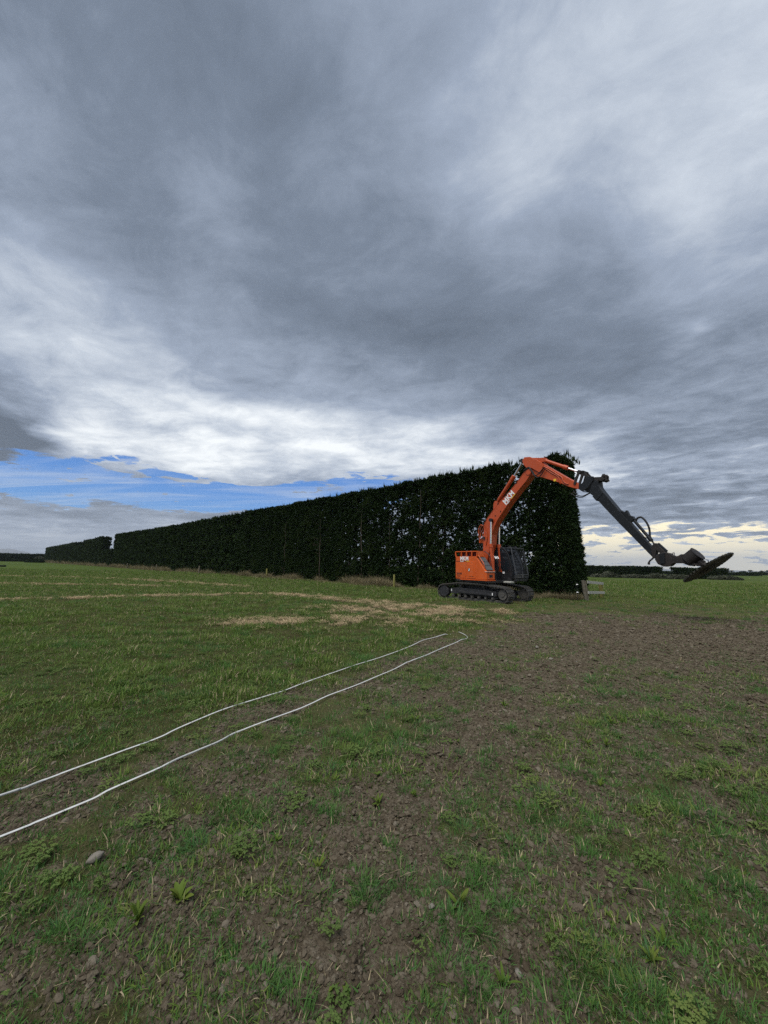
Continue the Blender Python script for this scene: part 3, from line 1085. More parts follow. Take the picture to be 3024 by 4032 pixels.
far_part(135.6, 166.4, 4800, .7, 211, 'middle stretch of clipped hedge between the two narrow gaps')
far_part(184.0, 288.0, 9500, 1.1, 221, 'farthest stretch of clipped hedge, ending at the left of the field')
far_part(119.4, 135.2, 2100, .6, 231, 'shorter regrown hedge plants filling the foot of the wide bright gap', 3.9)
far_part(167.2, 183.4, 2400, .9, 241, 'slightly lower hedge plants in the narrow notch left of the bright gap', 6.3)


def low_hedge(name, a, b_, h, w, n, size, seed, label, cat='hedge', group=None, mat='hedge_far', lean=0.0, hn=.15, corefrac=.8, prof=None):
    """a free-standing hedge from ground point a to b_"""
    a, b_ = np.array(a, float), np.array(b_, float)
    L = np.linalg.norm(b_ - a)
    u = (b_ - a) / L
    nn = np.array([-u[1], u[0]])
    root = empty(name, (a[0], a[1], 0))
    tag(root, label, cat, group)
    r = np.random.default_rng(seed)
    t = r.uniform(0, L, n)
    hh = h * (1 + (fbm(t * .6, t * 0 + 3, seed, 3) - .5) * hn * 2)
    if prof:
        hh = hh * np.interp(t / L, *prof)
    z = r.random(n) ** .8 * hh
    o = r.uniform(-w / 2, w / 2, n)
    o = np.where(r.random(n) < .5, np.sign(o + 1e-6) * w / 2, o)
    ex = lean * (z / h - .5)
    t = np.where(t < L / 2, t - ex * np.exp(-t / 3), t + ex * np.exp(-(L - t) / 3))
    C = np.stack([u[0] * t + nn[0] * o, u[1] * t + nn[1] * o, z], -1)
    V, F = sprays(C, np.zeros_like(C), size, size * .45, 6, seed + 1)
    np_mesh('foliage', V, F, M[mat], root)
    if corefrac:
        mb = MB()
        v = []
        for tt in (L * .02 + .1, L * .98 - .1):
            for oo, zz in ((-w * .3, .05), (w * .3, .05), (w * .28, h * corefrac), (-w * .28, h * corefrac)):
                v.append((u[0] * tt + nn[0] * oo, u[1] * tt + nn[1] * oo, zz))
        mb.add(v, [(0, 1, 2, 3), (7, 6, 5, 4)] + [(i, 4 + i, 4 + (i + 1) % 4, (i + 1) % 4) for i in range(4)])
        mb.build('inner_foliage', M[mat], root)
    return root


def P_(px, Y):
    """a ground point in the direction of picture column px at distance Y"""
    return ((px - 1512) / 1512 * Y, Y)


# far side of the paddock
low_hedge('low_hedge', P_(-160, 232), P_(205, 236), 4.6, 3, 5200, .95, 401, 'far low dark hedge at the left edge below the blue mountain', hn=.05)
low_hedge('low_hedge', P_(2285, 92), P_(2592, 92), 2.55, 2.0, 4200, .42, 411, 'low cut hedge across the right field, left of the saw disc', 'hedge', 'cut hedges across the right field', hn=.06)
low_hedge('low_hedge', P_(2658, 90), P_(2836, 90), 2.45, 2.0, 2600, .42, 421, 'low cut hedge block behind the saw disc, wider at its top', 'hedge', 'cut hedges across the right field', lean=1.6, hn=.05)
low_hedge('low_hedge', P_(2300, 190), P_(2980, 190), 1.55, 3, 3600, .6, 431, 'farther hedge seen through the gap between the cut hedges', 'hedge', hn=.1)
low_hedge('low_hedge', P_(2900, 260), P_(3300, 250), 1.9, 3, 2400, .8, 441, 'farthest hedge line at the right edge of the field', 'hedge', hn=.35)
for i, (px, Y, h) in enumerate([(2832, 240, 2.4), (2852, 240, 2.2), (2871, 240, 2.6), (2922, 252, 2.4), (2946, 252, 3.0), (2990, 252, 2.8), (3012, 252, 3.1)]):
    x_, y_ = P_(px, Y)
    t = empty('distant_tree', (x_, y_, 0))
    tag(t, ('leftmost', 'second from left', 'third from left', 'middle', 'third from right', 'second from right', 'rightmost')[i] + ' of the tiny dark trees above the farthest hedge on the right', 'tree', 'tiny trees on the right skyline')
    mb = MB()
    trunk(mb, 0, 0, h, .10, 30 + i, 5, .5)
    mb.build('trunk', M['bark'], t)
    r = np.random.default_rng(50 + i)
    nC_ = 70
    C = np.stack([r.normal(0, .5, nC_), r.normal(0, .5, nC_), h * (.75 + .3 * r.random(nC_))], -1)
    V, F = sprays(C, np.zeros_like(C), .45, .2, 5, 60 + i)
    np_mesh('crown', V, F, M['hedge_far'], t)

# heaps of cut branches
for i, (px0, px1, Y, h, lab) in enumerate([(2330, 2440, 86, .85, 'grey-green heap of cut branches just right of the wooden rails'),
                                          (2446, 2530, 85, .80, 'grey-green heap of cut branches in the middle of the low cut hedge'),
                                          (2532, 2612, 84.5, .75, 'grey-green heap of cut branches at the right end of the cut hedge'),
                                          (2616, 2720, 83, .95, 'heap of cut branches left of and behind the saw disc'),
                                          (2790, 2900, 84, .7, 'heap of cut branches right of the saw disc')]):
    low_hedge('branch_heap', P_(px0, Y), P_(px1, Y), h, 1.8, 1100, .36, 460 + i * 3, lab, 'branches', 'heaps of cut branches', 'brush', hn=.7, corefrac=.5,
              prof=([0, .12, .35, .55, .8, 1], [.3, .9, .75, 1.15, .8, .3]))
low_hedge('branch_heap', P_(128, 190), P_(182, 186), 1.5, 2.5, 500, .6, 480, 'dark heap of branches by the far left end of the long hedge', 'branches', None, 'hedge', hn=.7, corefrac=.5,
          prof=([0, .3, .8, 1], [.4, .7, 1.2, .6]))
bx_, by_ = P_(171, 205)
t = empty('bush', (bx_, by_, 0))
tag(t, 'rounded grey-green bush at the far end of the long hedge', 'bush')
r = np.random.default_rng(77)
q = r.normal(size=(700, 3))
q /= np.linalg.norm(q, axis=1, keepdims=True)
q *= (r.random((700, 1)) ** .4)
C = q * np.array([[2.0, 1.6, 1.5]]) + np.array([[0, 0, 1.55]])
V, F = sprays(C, q, .6, .25, 6, 78)
np_mesh('crown', V, F, M['brush'], t)
mb = MB()
trunk(mb, 0, 0, 1.8, .12, 79, 6, .8)
mb.build('trunk', M['bark'], t)

# ------------------------------------------------------------------ mountains and air
def ridge(name, Y, x0, x1, prof, seed, label):
    n, k = 260, 26
    xs = np.linspace(x0, x1, n)
    px = 1512 + xs / Y * 1512
    h = np.interp(px, [p[0] for p in prof], [p[1] for p in prof]) / 1512 * Y
    h = h * (1 + (fbm(px * .03, px * 0, seed, 5, .6) - .5) * .30)
    V, Fq = [], []
    for j in range(k):
        t = j / (k - 1)
        env = np.sin(math.pi * t) ** 1.2
        yy = Y + (t - .5) * Y * .22
        zz = -6 + h * env * (1 + (fbm(xs * .004 + j * .31, xs * 0 + j * .45, seed + 9, 4) - .5) * .35)
        V.append(np.stack([xs, np.full(n, yy), zz], -1))
    V = np.concatenate(V)
    i = np.arange(n * k).reshape(k, n)
    Fq = np.stack([i[:-1, :-1], i[:-1, 1:], i[1:, 1:], i[1:, :-1]], -1).reshape(-1, 4)
    o = np_mesh(name, V, Fq, M['mountain'], None, True)
    tag(o, label, kind='structure')


ridge('mountains', 9000, -13500, 12500, [(-700, 20), (-400, 34), (-150, 26), (-20, 28), (8, 34), (24, 30), (50, 37), (66, 34), (90, 22), (112, 12), (150, 7), (400, 6), (1500, 8), (2400, 9),
                                         (2560, 10), (2640, 7), (2760, 12), (2850, 9), (2950, 6), (3024, 5), (3400, 8)], 5, 'blue mountains on the far horizon')

# ------------------------------------------------------------------ fences
def fence_post(px, h, r_, rz, label, mat, lean=0.0):
    # column px of the picture on the fence line
    k = (px - 1512) / 1512
    t = (P0[0] - k * P0[1]) / (k * FU[1] - FU[0])
    x_, y_ = P0 + FU * t
    mb = MB()
    n = 10
    pts = [(lean * z, 0, z - .05) for z in (0, h * .5, h - .02, h + .02)]
    mb.tube(pts, [r_ * 1.04, r_, r_ * .97, r_ * .86], n)
    o = mb.build('fence_post', mat)
    o.location = (x_, y_, float(gheight(x_, y_)))
    o.rotation_euler = (0, 0, rz)
    tag(o, label, 'post', 'wooden posts along the long hedge')
    return o


fence_post(1556, 1.05, .085, .3, 'yellow-green round fence post nearest the rear of the excavator', M['post_green'], .01)
fence_post(1061, 1.15, .09, .9, 'second nearest fence post along the long hedge, left of the yellow-green one', M['post_green'], -.01)
fence_post(797, 1.2, .10, 1.3, 'third fence post along the hedge, at the middle of its length', M['post_wood'], .02)
fence_post(631, 1.2, .10, .2, 'fourth fence post along the hedge, far to the left', M['post_wood'], -.02)
fence_post(517, 1.2, .11, 2.2, 'farthest visible fence post, right of the gap in the hedge', M['post_wood'], .01)

gp = empty('rail_fence', (11.16, 21.39, 0))
tag(gp, 'short weathered wooden post and rail fence at the right end of the hedge', 'fence')
mb = MB()
mb.tube([(-.15, .02, 1.1), (-.10, .02, .5), (-.02, .0, -.1)], [.085, .088, .09], 9)
mb.build('post', M['post_wood'], gp)
mb = MB()
mb.tube([(-.02, .02, 1.08), (.03, 0, .5), (.07, -.02, -.1)], [.055, .05, .045], 6)
mb.build('brace', M['post_wood'], gp)
mb = MB()
mb.tube([(2.16, 2.44, .82), (2.18, 2.46, .4), (2.2, 2.47, -.1)], [.115, .12, .12], 9)
mb.build('post', M['post_green'], gp)
for z0, z1_b, ex in ((1.02, .86, 0), (.46, .31, .1)):
    mb = MB()
    a, e = Vector((.04, -.10, z0)), Vector((2.32 + ex, 2.42 + ex, z1_b))
    d = (e - a).normalized()
    nrm = Vector((d.y, -d.x, 0)).normalized()
    v = []
    for p in (a, e):
        for q1, q2 in ((-.02, -.075), (.02, -.075), (.02, .075), (-.02, .075)):
            v.append(p + nrm * q1 + Vector((0, 0, q2)))
    mb.add(v, [(0, 1, 2, 3), (7, 6, 5, 4)] + [(i, 4 + i, 4 + (i + 1) % 4, (i + 1) % 4) for i in range(4)])
    mb.build('rail', M['rail_wood'], gp, .006)

st = empty('fence_stake', (10.62, 21.3, 0))
tag(st, 'thin dark stake with two white insulators at the end of the hedge', 'stake')
mb = MB()
mb.tube([(0, .03, -.05), (0, .03, 1.0)], .014, 6)
mb.build('rod', M['black'], st)
for z in (.87, .45):
    mb = MB()
    mb.tube([(-.05, 0, z), (-.015, -.01, z), (.05, 0, z)], [.024, .034, .022], 8)
    mb.build('insulator', M['white'], st)

# water trough, far left
tx, ty = P_(14, 80)
tr = empty('water_trough', (tx, ty, 0))
tag(tr, 'low dark mossy water trough far out in the field at the left edge', 'trough')
mb = MB()
n = 20
ro = [(1.25 * math.cos(k * 2 * math.pi / n), 1.25 * math.sin(k * 2 * math.pi / n)) for k in range(n)]
v = [(x * 1.03, y * 1.03, -.02) for x, y in ro] + [(x, y, .36) for x, y in ro] + [(x * .9, y * .9, .36) for x, y in ro] + [(x * .88, y * .88, .24) for x, y in ro]
f = [(j * n + k, j * n + (k + 1) % n, (j + 1) * n + (k + 1) % n, (j + 1) * n + k) for j in range(3) for k in range(n)]
mb.add(v, f)
mb.build('basin', M['concrete'], tr)
mb = MB()
mb.add([(x * .885, y * .885, .27) for x, y in ro], [tuple(range(n))])
mb.build('water', M['glass'], tr)

# ------------------------------------------------------------------ electric-fence tape lying on the grass
tp = [(x, y, 0) for x, y in TAPE]
cp = curve_pts(tp, 5)
V, F = [], []
zt = np.array([max(float(gheight(p.x + a_, p.y + b_)) for a_, b_ in ((0, 0), (.03, .02), (-.03, -.02))) for p in cp])
zt = np.array([zt[max(0, i - 7):i + 8].mean() for i in range(len(zt))])
for i, p in enumerate(cp):
    t = (cp[min(i + 1, len(cp) - 1)] - cp[max(i - 1, 0)]).normalized()
    side = Vector((-t.y, t.x, 0))
    side = -side if side.y < 0 else side
    z = float(zt[i]) + (.030 if not 20.6 < i / 5 < 22.4 else -.02) + .012 * float(vnoise(i * .08, 3.0, 4) - .5)
    k_ = i / 5
    f_ = .9 if (k_ < 3.2 or 38.8 < k_ < 42.6) else (.6 if (20 < k_ < 21.5 or 27.5 < k_ < 30) else 0.0)     # twisted on edge here
    tilt = .22 + 1.2 * min(1, f_)
    w = .0080
    off_ = side * math.cos(tilt) * w + Vector((0, 0, math.sin(tilt) * w))
    V += [Vector((p.x, p.y, z)) - off_, Vector((p.x, p.y, z)) + off_]
F = [(2 * i, 2 * i + 2, 2 * i + 3, 2 * i + 1) for i in range(len(cp) - 1)]
mb = MB()
mb.add(V, F, True)
o = mb.build('fence_tape', M['tape'])
sol = o.modifiers.new('thickness', 'SOLIDIFY')
sol.thickness = .0015
tag(o, 'long loop of white electric-fence tape lying on the grass', 'tape')


# ------------------------------------------------------------------ stones and weeds
def stone(x_, y_, a, b2, c2, rz, label, seed, sink=.3):
    q = random.Random(seed)
    n, k = 14, 8
    v, f = [], []
    for j in range(k + 1):
        th = math.pi * j / k
        for i in range(n):
            ph = 2 * math.pi * i / n
            d = Vector((math.sin(th) * math.cos(ph), math.sin(th) * math.sin(ph), math.cos(th)))
            rr = 1 + .12 * math.sin(2.1 * d.x + seed) + .09 * math.sin(5 * d.y + 3 * d.z + seed * 2) + .05 * math.sin(9 * d.x - 7 * d.z + seed)
            v.append((d.x * a * rr, d.y * b2 * rr, d.z * c2 * rr))
    for j in range(k):
        for i in range(n):
            f.append((j * n + i, (j + 1) * n + i, (j + 1) * n + (i + 1) % n, j * n + (i + 1) % n))
    mb = MB()
    mb.add(v, f, True)
    o = mb.build('stone', M['stone'])
    o.location = (x_, y_, float(gheight(x_, y_)) + c2 * (1 - sink) + .005)
    o.rotation_euler = (rnd.uniform(-.1, .1), -.25, rz)
    tag(o, label, 'stone')
    return o


stone(-1.63, 2.47, .046, .025, .020, .75, 'long smooth pale stone near the lower left, beside the tape', 1)
stone(3.23, 7.62, .05, .035, .028, .4, 'pale stone in the soil below the small grass clump right of centre', 2)
stone(3.36, 8.62, .045, .035, .026, 1.4, 'smaller pale stone beyond the other, right of centre', 3)
stone(.62, 1.93, .017, .015, .013, 2.0, 'small rounded grey pebble at the bottom of the picture, right of centre', 4)
stone(.27, 2.14, .015, .014, .011, .3, 'small pinkish-grey pebble in the bare soil at the bottom centre', 5)

LEAF = {}


def leaf_mesh(kind):
    if kind in LEAF:
        return LEAF[kind]
    L, W, arch = {'lance': (.075, .0115, .75), 'broad': (.095, .030, .7), 'short': (.048, .012, .7)}[kind]
    v, f = [], []
    n = 6
    x_, z_ = 0.0, 0.0
    ang = .35
    for k in range(n + 1):
        t = k / n
        w = W * (math.sin(math.pi * min(1, t * .93 + .05)) ** .8) * .5 + .0012
        v += [(x_, -w, z_ + w * .35), (x_, 0, z_), (x_, w, z_ + w * .35)]
        x_ += math.sin(ang) * L / n
        z_ += math.cos(ang) * L / n
        ang += arch / n
    for k in range(n):
        b = 3 * k
        f += [(b, b + 1, b + 4, b + 3), (b + 1, b + 2, b + 5, b + 4)]
    me = bpy.data.meshes.new('leaf')
    me.from_pydata(v, [], f)
    me.polygons.foreach_set('use_smooth', [True] * len(f))
    me.materials.append(M['weed'])
    LEAF[kind] = me
    return me


def weed(x_, y_, kind, nl, size, label, group=None, name='weed_plant', lay=0.0):
    t = empty(name, (x_, y_, float(gheight(x_, y_)) - .004), rnd.uniform(0, 6.28))
    tag(t, label, 'weed', group)
    for i in range(nl):
        o = bpy.data.objects.new('leaf', leaf_mesh(kind))
        col.objects.link(o)
        o.parent = t
        k = size * rnd.uniform(.65, 1.15)
        o.scale = (k, k, k)
        o.rotation_euler = (rnd.uniform(-.3, .3), lay + rnd.uniform(-.3, .55), i * 6.283 / nl + rnd.uniform(-.5, .5))
    return t


WG = 'weed rosettes in the foreground soil'
ORD = 'leftmost,second,third,fourth,fifth,sixth,seventh,eighth,ninth,tenth,eleventh,twelfth,thirteenth,fourteenth,fifteenth,sixteenth,seventeenth,eighteenth,nineteenth,twentieth,twenty-first,rightmost'.split(',')
WS = [(-.33, 2.40, 'lance', 9, 1.1), (.41, 2.16, 'lance', 8, 1.15), (.0, 3.1, 'lance', 8, 1.1), (.27, 3.15, 'short', 7, 1.0), (1.02, 3.05, 'lance', 7, .95),
                               (-.02, 3.36, 'short', 8, 1.0), (1.33, 2.02, 'lance', 9, 1.1), (1.15, 2.14, 'short', 6, .9), (1.2, 1.92, 'lance', 7, 1.0), (.53, 1.84, 'lance', 7, 1.0),
                               (2.05, 4.05, 'lance', 8, 1.2), (2.2, 4.0, 'lance', 7, 1.1), (.1, 3.72, 'short', 8, 1.2), (1.55, 5.1, 'lance', 7, 1.2), (.38, 4.6, 'lance', 8, 1.2), (-1.0, 2.2, 'broad', 7, .8),
                               (-1.14, 2.09, 'lance', 9, 1.2), (-.62, 2.6, 'short', 6, 1.0), (1.75, 3.3, 'lance', 6, 1.0), (2.6, 4.6, 'lance', 8, 1.2), (-.35, 3.3, 'lance', 6, .9), (.75, 4.0, 'short', 7, 1.1)]
WS.sort(key=lambda q: q[0] / q[1])
for i, (x_, y_, kind, nl, sz) in enumerate(WS):
    weed(x_, y_, kind, nl + 4, sz, 'small yellow-green weed rosette in the foreground soil, ' + ORD[i] + (' of its kind' if i in (0, 21) else ' from the left'), WG)
weed(-.14, 1.86, 'broad', 4, 1.15, 'broad-leaved dock plant lying flat in bare soil at the bottom centre', None, 'dock_plant', 1.0)

# ------------------------------------------------------------------ excavator with hedge saw
EX = empty('tracked_excavator', (5.47, 21.04, 0), R(-54))
tag(EX, 'orange tracked excavator with folded boom carrying a black hedge saw arm', 'excavator')


def part(name, mb, mat, parent=EX, bevel=0.0):
    return mb.build(name, M[mat] if isinstance(mat, str) else mat, parent, bevel)


def cyl_y(mb, x, z, y0, y1, r, n=20):
    mb.tube([(x, y0, z), (x, y1, z)], r, n)
    return mb


# ---- tracks
UC = R(7)


def ucrot(o):
    o.rotation_euler = (0, 0, UC)
    return o


shoe = MB()
shoe.box(-.082, .082, -.30, .30, -.012, .012)
for gx in (-.062, -.005, .052):
    shoe.prism([(gx - .014, .012), (gx + .014, .012), (gx + .008, .044), (gx - .008, .044)], -.295, .295)
shoe_me = bpy.data.meshes.new('track_shoe')
shoe_me.from_pydata(shoe.v, [], shoe.f)
shoe_me.materials.append(M['track'])

loop = []
r_i, zc_i, xe = .355, .385, 1.77
for k in range(0, 19):       # front idler, bottom to top
    a = -math.pi / 2 + math.pi * k / 18
    loop.append((xe + r_i * math.cos(a), zc_i + r_i * math.sin(a)))
for x_, z_ in [(1.35, .775), (.95, .82), (.55, .85), (.1, .862), (-.4, .865), (-.85, .855), (-1.3, .80)]:
    loop.append((x_, z_))
for k in range(0, 19):
    a = math.pi / 2 + math.pi * k / 18
    loop.append((-xe + r_i * math.cos(a), zc_i + r_i * math.sin(a)))
loop.append((xe, zc_i - r_i))
seg = [Vector((a[0], a[1])) for a in loop]
cum = [0.0]
for a, b_ in zip(seg[:-1], seg[1:]):
    cum.append(cum[-1] + (b_ - a).length)
nsh = int(round(cum[-1] / .19))


def at_loop(d):
    d %= cum[-1]
    i = max(k for k in range(len(cum) - 1) if cum[k] <= d)
    t = (d - cum[i]) / max(1e-9, cum[i + 1] - cum[i])
    p = seg[i].lerp(seg[i + 1], t)
    tg = (seg[i + 1] - seg[i]).normalized()
    return p, tg


for side in (-1, 1):
    yc = side * .995
    tk = ucrot(empty('crawler_track', (0, 0, 0), 0, EX))
    for k in range(nsh):
        p, tg = at_loop(k * cum[-1] / nsh)
        o = bpy.data.objects.new('track_shoe', shoe_me)
        col.objects.link(o)
        o.parent = tk
        o.location = (p.x, yc, p.y)
        # outward normal of the loop (clockwise seen from the machine's right)
        ang = math.atan2(tg.y, tg.x)
        o.rotation_euler = (0, -ang + math.pi, 0)
    mb = MB()                                   # chain under the shoes
    ins = []
    for k in range(nsh * 2):
        p, tg = at_loop(k * cum[-1] / (nsh * 2))
        nrm = Vector((-tg.y, tg.x))
        ins.append((p + nrm * .02, p + nrm * .085))
    n = len(ins)
    v, f = [], []
    for a, b_ in ins:
        v += [(a.x, yc - .09, a.y), (a.x, yc + .09, a.y), (b_.x, yc + .09, b_.y), (b_.x, yc - .09, b_.y)]
    for k in range(n):
        j = (k + 1) % n
        for q in range(4):
            f.append((4 * k + q, 4 * k + (q + 1) % 4, 4 * j + (q + 1) % 4, 4 * j + q))
    mb.add(v, f)
    part('track_chain', mb, 'track', tk)
    ysn = side                                   # outer side sign
    ya, yb = yc - .17, yc + .17
    mb = MB()
    mb.prism([(-1.35, .30), (1.30, .25), (1.42, .32), (1.38, .52), (.9, .56), (-.9, .62), (-1.35, .56)], ya, yb)
    part('side_frame', mb, 'frame_grey', tk, .015)
    mb = MB()
    mb.prism([(-.85, .36), (1.28, .31), (1.28, .40), (-.80, .47)], yc + side * .17, yc + side * .23)
    part('frame_rib', mb, 'frame_grey', tk, .008)
    mb = MB()
    cyl_y(mb, xe, zc_i, yc - .13, yc + .13, .27, 28)
    cyl_y(mb, xe, zc_i, yc + side * .12, yc + side * .19, .225, 24)
    cyl_y(mb, xe, zc_i, yc + side * .18, yc + side * .215, .10, 16)
    part('idler_wheel', mb, 'track', tk, .01)
    mb = MB()
    cyl_y(mb, -xe, zc_i, yc - .06, yc + .06, .28, 24)
    part('sprocket', mb, 'track', tk)
    mb = MB()
    oc = [(-xe + .33 * math.cos(R(22.5 + 45 * k)) * 1.05, zc_i + .30 * math.sin(R(22.5 + 45 * k))) for k in range(8)]
    mb.prism([(q[0], q[1]) for q in oc], min(yc + side * .10, yc + side * .24), max(yc + side * .10, yc + side * .24))
    part('final_drive_cover', mb, 'frame_grey', tk, .02)
    for k in range(7):
        mb = MB()
        xx = -1.2 + k * .40
        cyl_y(mb, xx, .185, yc - .15, yc + .15, .085, 14)
        cyl_y(mb, xx, .185, yc + side * .15, yc + side * .20, .05, 10)
        part('track_roller', mb, 'track', tk)
    for xx in (-.75, .65):
        mb = MB()
        cyl_y(mb, xx, .74, yc - .12, yc + .12, .065, 14)
        cyl_y(mb, xx, .74, yc + side * .12, yc + side * .17, .04, 10)
        mb.box(xx - .03, xx + .03, yc - .04, yc + .04, .56, .70)
        part('carrier_roller', mb, 'track', tk)
    for xx, zz in ((-1.28, .47), (1.24, .40)):
        mb = MB()
        y0 = yc + side * .172 if xx < 0 else yc + side * .232
        mb.box(xx - .025, xx + .025, min(y0, y0 + side * .006), max(y0, y0 + side * .006), zz - .06, zz + .06)
        part('reflector', mb, 'white', tk)
mb = MB()
mb.box(-.95, .95, -.83, .83, .48, .74)
mb.prism([(-1.2, .42), (1.2, .42), (.9, .66), (-.9, .66)], -.84, .84)
ucrot(part('car_body', mb, 'black', EX, .02))
mb = MB()
mb.tube([(0, 0, .70), (0, 0, .95)], .62, 36)
part('slewing_ring', mb, 'black', EX)

# ---- superstructure
RT = 1.5


def dshape(x_front, y_half, r, n=28):
    a0 = math.acos(-math.sqrt(r * r - y_half * y_half) / r)
    pts = [(x_front, -y_half), (x_front, y_half)]
    for k in range(n + 1):
        a = a0 + (2 * math.pi - 2 * a0) * k / n
        pts.append((r * math.cos(a), r * math.sin(a)))
    return pts


mb = MB()
mb.plan(dshape(1.22, 1.20, 1.44), .93, 1.055)
part('deck', mb, 'black', EX, .01)
# tail: counterweight and engine bay follow the swing radius
mb = MB()
a0 = math.acos(-math.sqrt(RT * RT - 1.25 ** 2) / RT)
tail = [(-.35, -1.25), (-.35, 1.25)] + [(RT * math.cos(a0 + (2 * math.pi - 2 * a0) * k / 30), RT * math.sin(a0 + (2 * math.pi - 2 * a0) * k / 30)) for k in range(31)]
mb.plan(tail, 1.06, 2.26)
part('counterweight', mb, 'orange', EX, .03)
mb = MB()
mb.plan([(p[0] * .995, p[1] * .995) for p in tail], .97, 1.057)
part('counterweight_skirt', mb, 'rust', EX, .01)
# right-hand body with its sloping front
prof = [(-.36, 1.06), (1.14, 1.09), (1.145, 1.49), (.53, 2.26), (-.36, 2.26)]
mb = MB()
mb.prism(prof, -1.25, -.60)
side_body = part('side_body', mb, 'orange', EX, .02)
mb = MB()
mb.box(1.10, 1.20, -1.235, -.62, 1.10, 1.47)
part('front_box', mb, 'orange', EX, .015)
mb = MB()
mb.box(1.195, 1.212, -1.05, -.80, 1.21, 1.34)
part('work_lamp', mb, 'blackprint', EX)
mb = MB()
mb.box(1.08, 1.23, -1.255, -.60, 1.475, 1.505)
part('box_lid', mb, 'rail_wood', EX, .006)
mb = MB()
mb.box(-.55, 1.24, -1.275, -.6, 1.035, 1.075)
part('sill', mb, 'orange', EX, .008)
# side door, hatch and their seams
for nm, x0, x1, z0, z1 in (('side_door', -.86, -.13, 1.13, 1.98), ('side_door', -.10, .50, 1.13, 1.98)):
    mb = MB()
    mb.box(x0, x1, -1.268, -1.24, z0, z1)
    part(nm, mb, 'orange', EX, .012)
mb = MB()
mb.box(.02, .38, -1.285, -1.262, 1.24, 1.86)
hatch = part('hatch', mb, 'orange', EX, .02)
mb = MB()
mb.tube([(.10, -1.28, 1.57), (.10, -1.30, 1.57)], .075, 18)
part('emblem', mb, 'blackprint', EX)
mb = MB()
mb.tube([(.115, -1.302, 1.60), (.115, -1.306, 1.60)], .032, 12)
mb.tube([(.10, -1.302, 1.535), (.10, -1.306, 1.535)], .036, 12)
part('emblem_print', mb, 'white', EX)
mb = MB()
mb.box(-.84, -.14, -1.273, -1.262, 2.00, 2.02)
part('seam', mb, 'blackprint', EX)
mb = MB()
for xx, zz in ((-.17, 1.66), (-.17, 1.22)):
    mb.tube([(xx, -1.266, zz), (xx, -1.275, zz)], .016, 10)
part('door_latch', mb, 'blackprint', EX)
# air intake frame on top of the right side
TOPZ = 2.54
mb = MB()
mb.box(-.88, .62, -1.27, -.75, TOPZ - .045, TOPZ)
part('intake_roof', mb, 'orange', EX, .01)
for i, (xx, lean) in enumerate(((-.86, -.03), (-.49, .03), (-.13, .03), (.24, .03), (.58, .04))):
    mb = MB()
    mb.prism([(xx - .028, 2.25), (xx + .028, 2.25), (xx + .028 + lean, TOPZ - .03), (xx - .028 + lean, TOPZ - .03)], -1.262, -1.20)
    part('intake_post', mb, 'orange', EX, .006)
mb = MB()
mb.box(-.83, .55, -1.0, -.96, 2.25, TOPZ - .04)
part('intake_grille', mb, M['red'], EX)
for k in range(12):
    mb = MB()
    xx = -.78 + k * .115
    mb.box(xx, xx + .03, -1.03, -1.005, 2.26, TOPZ - .05)
    part('grille_bar', mb, 'blackprint', EX)
mb = MB()
mb.prism([(.56, 2.25), (.66, 2.25), (.62, TOPZ - .03), (.55, TOPZ - .03)], -1.2, -.76)
part('intake_end', mb, 'orange', EX, .008)
# engine cover and centre trough
mb = MB()
mb.box(-1.15, -.34, -.60, .95, 2.255, 2.42)
part('engine_hood', mb, 'orange', EX, .03)
mb = MB()
mb.box(-.36, .12, -.60, 1.2, 1.05, 2.20)
part('boom_bulkhead', mb, 'black', EX, .02)
# steps on the slope
import itertools
for (x0, z0, x1, z1) in ((.60, 2.20, .78, 1.97), (.80, 1.95, .94, 1.77), (.96, 1.75, 1.11, 1.56)):
    mb = MB()
    d = Vector((x1 - x0, 0, z1 - z0))
    nrm = Vector((-d.z, 0, d.x)).normalized()
    nrm = -nrm if nrm.z < 0 else nrm
    v = []
    for yy in (-1.14, -.66):
        for p in ((x0, z0), (x1, z1)):
            q = Vector((p[0], yy, p[1]))
            v += [q, q + nrm * .05]
    mb.add(v, [(0, 2, 3, 1), (4, 5, 7, 6), (0, 1, 5, 4), (2, 6, 7, 3), (1, 3, 7, 5), (0, 4, 6, 2)])
    part('step', mb, 'grey', EX, .006)
mb = MB()
mb.tube(curve_pts([(.58, -1.22, 2.27), (.70, -1.25, 2.30), (.86, -1.25, 2.10), (1.02, -1.25, 1.90), (1.06, -1.23, 1.70)], 5), .02, 8)
part('handrail', mb, 'orange', EX)
mb = MB()
mb.tube(curve_pts([(.55, -.70, 2.52), (.72, -.70, 2.50), (.95, -.68, 2.30), (1.0, -.66, 2.0), (1.05, -.65, 1.55)], 5), .02, 8)
part('handrail', mb, 'black', EX)
mb = MB()
mb.tube([(1.17, -.63, 1.50), (1.17, -.63, 2.28), (1.13, -.60, 2.34), (1.02, -.56, 2.35)], .016, 8)
part('grab_rail', mb, 'orange_boom', EX)

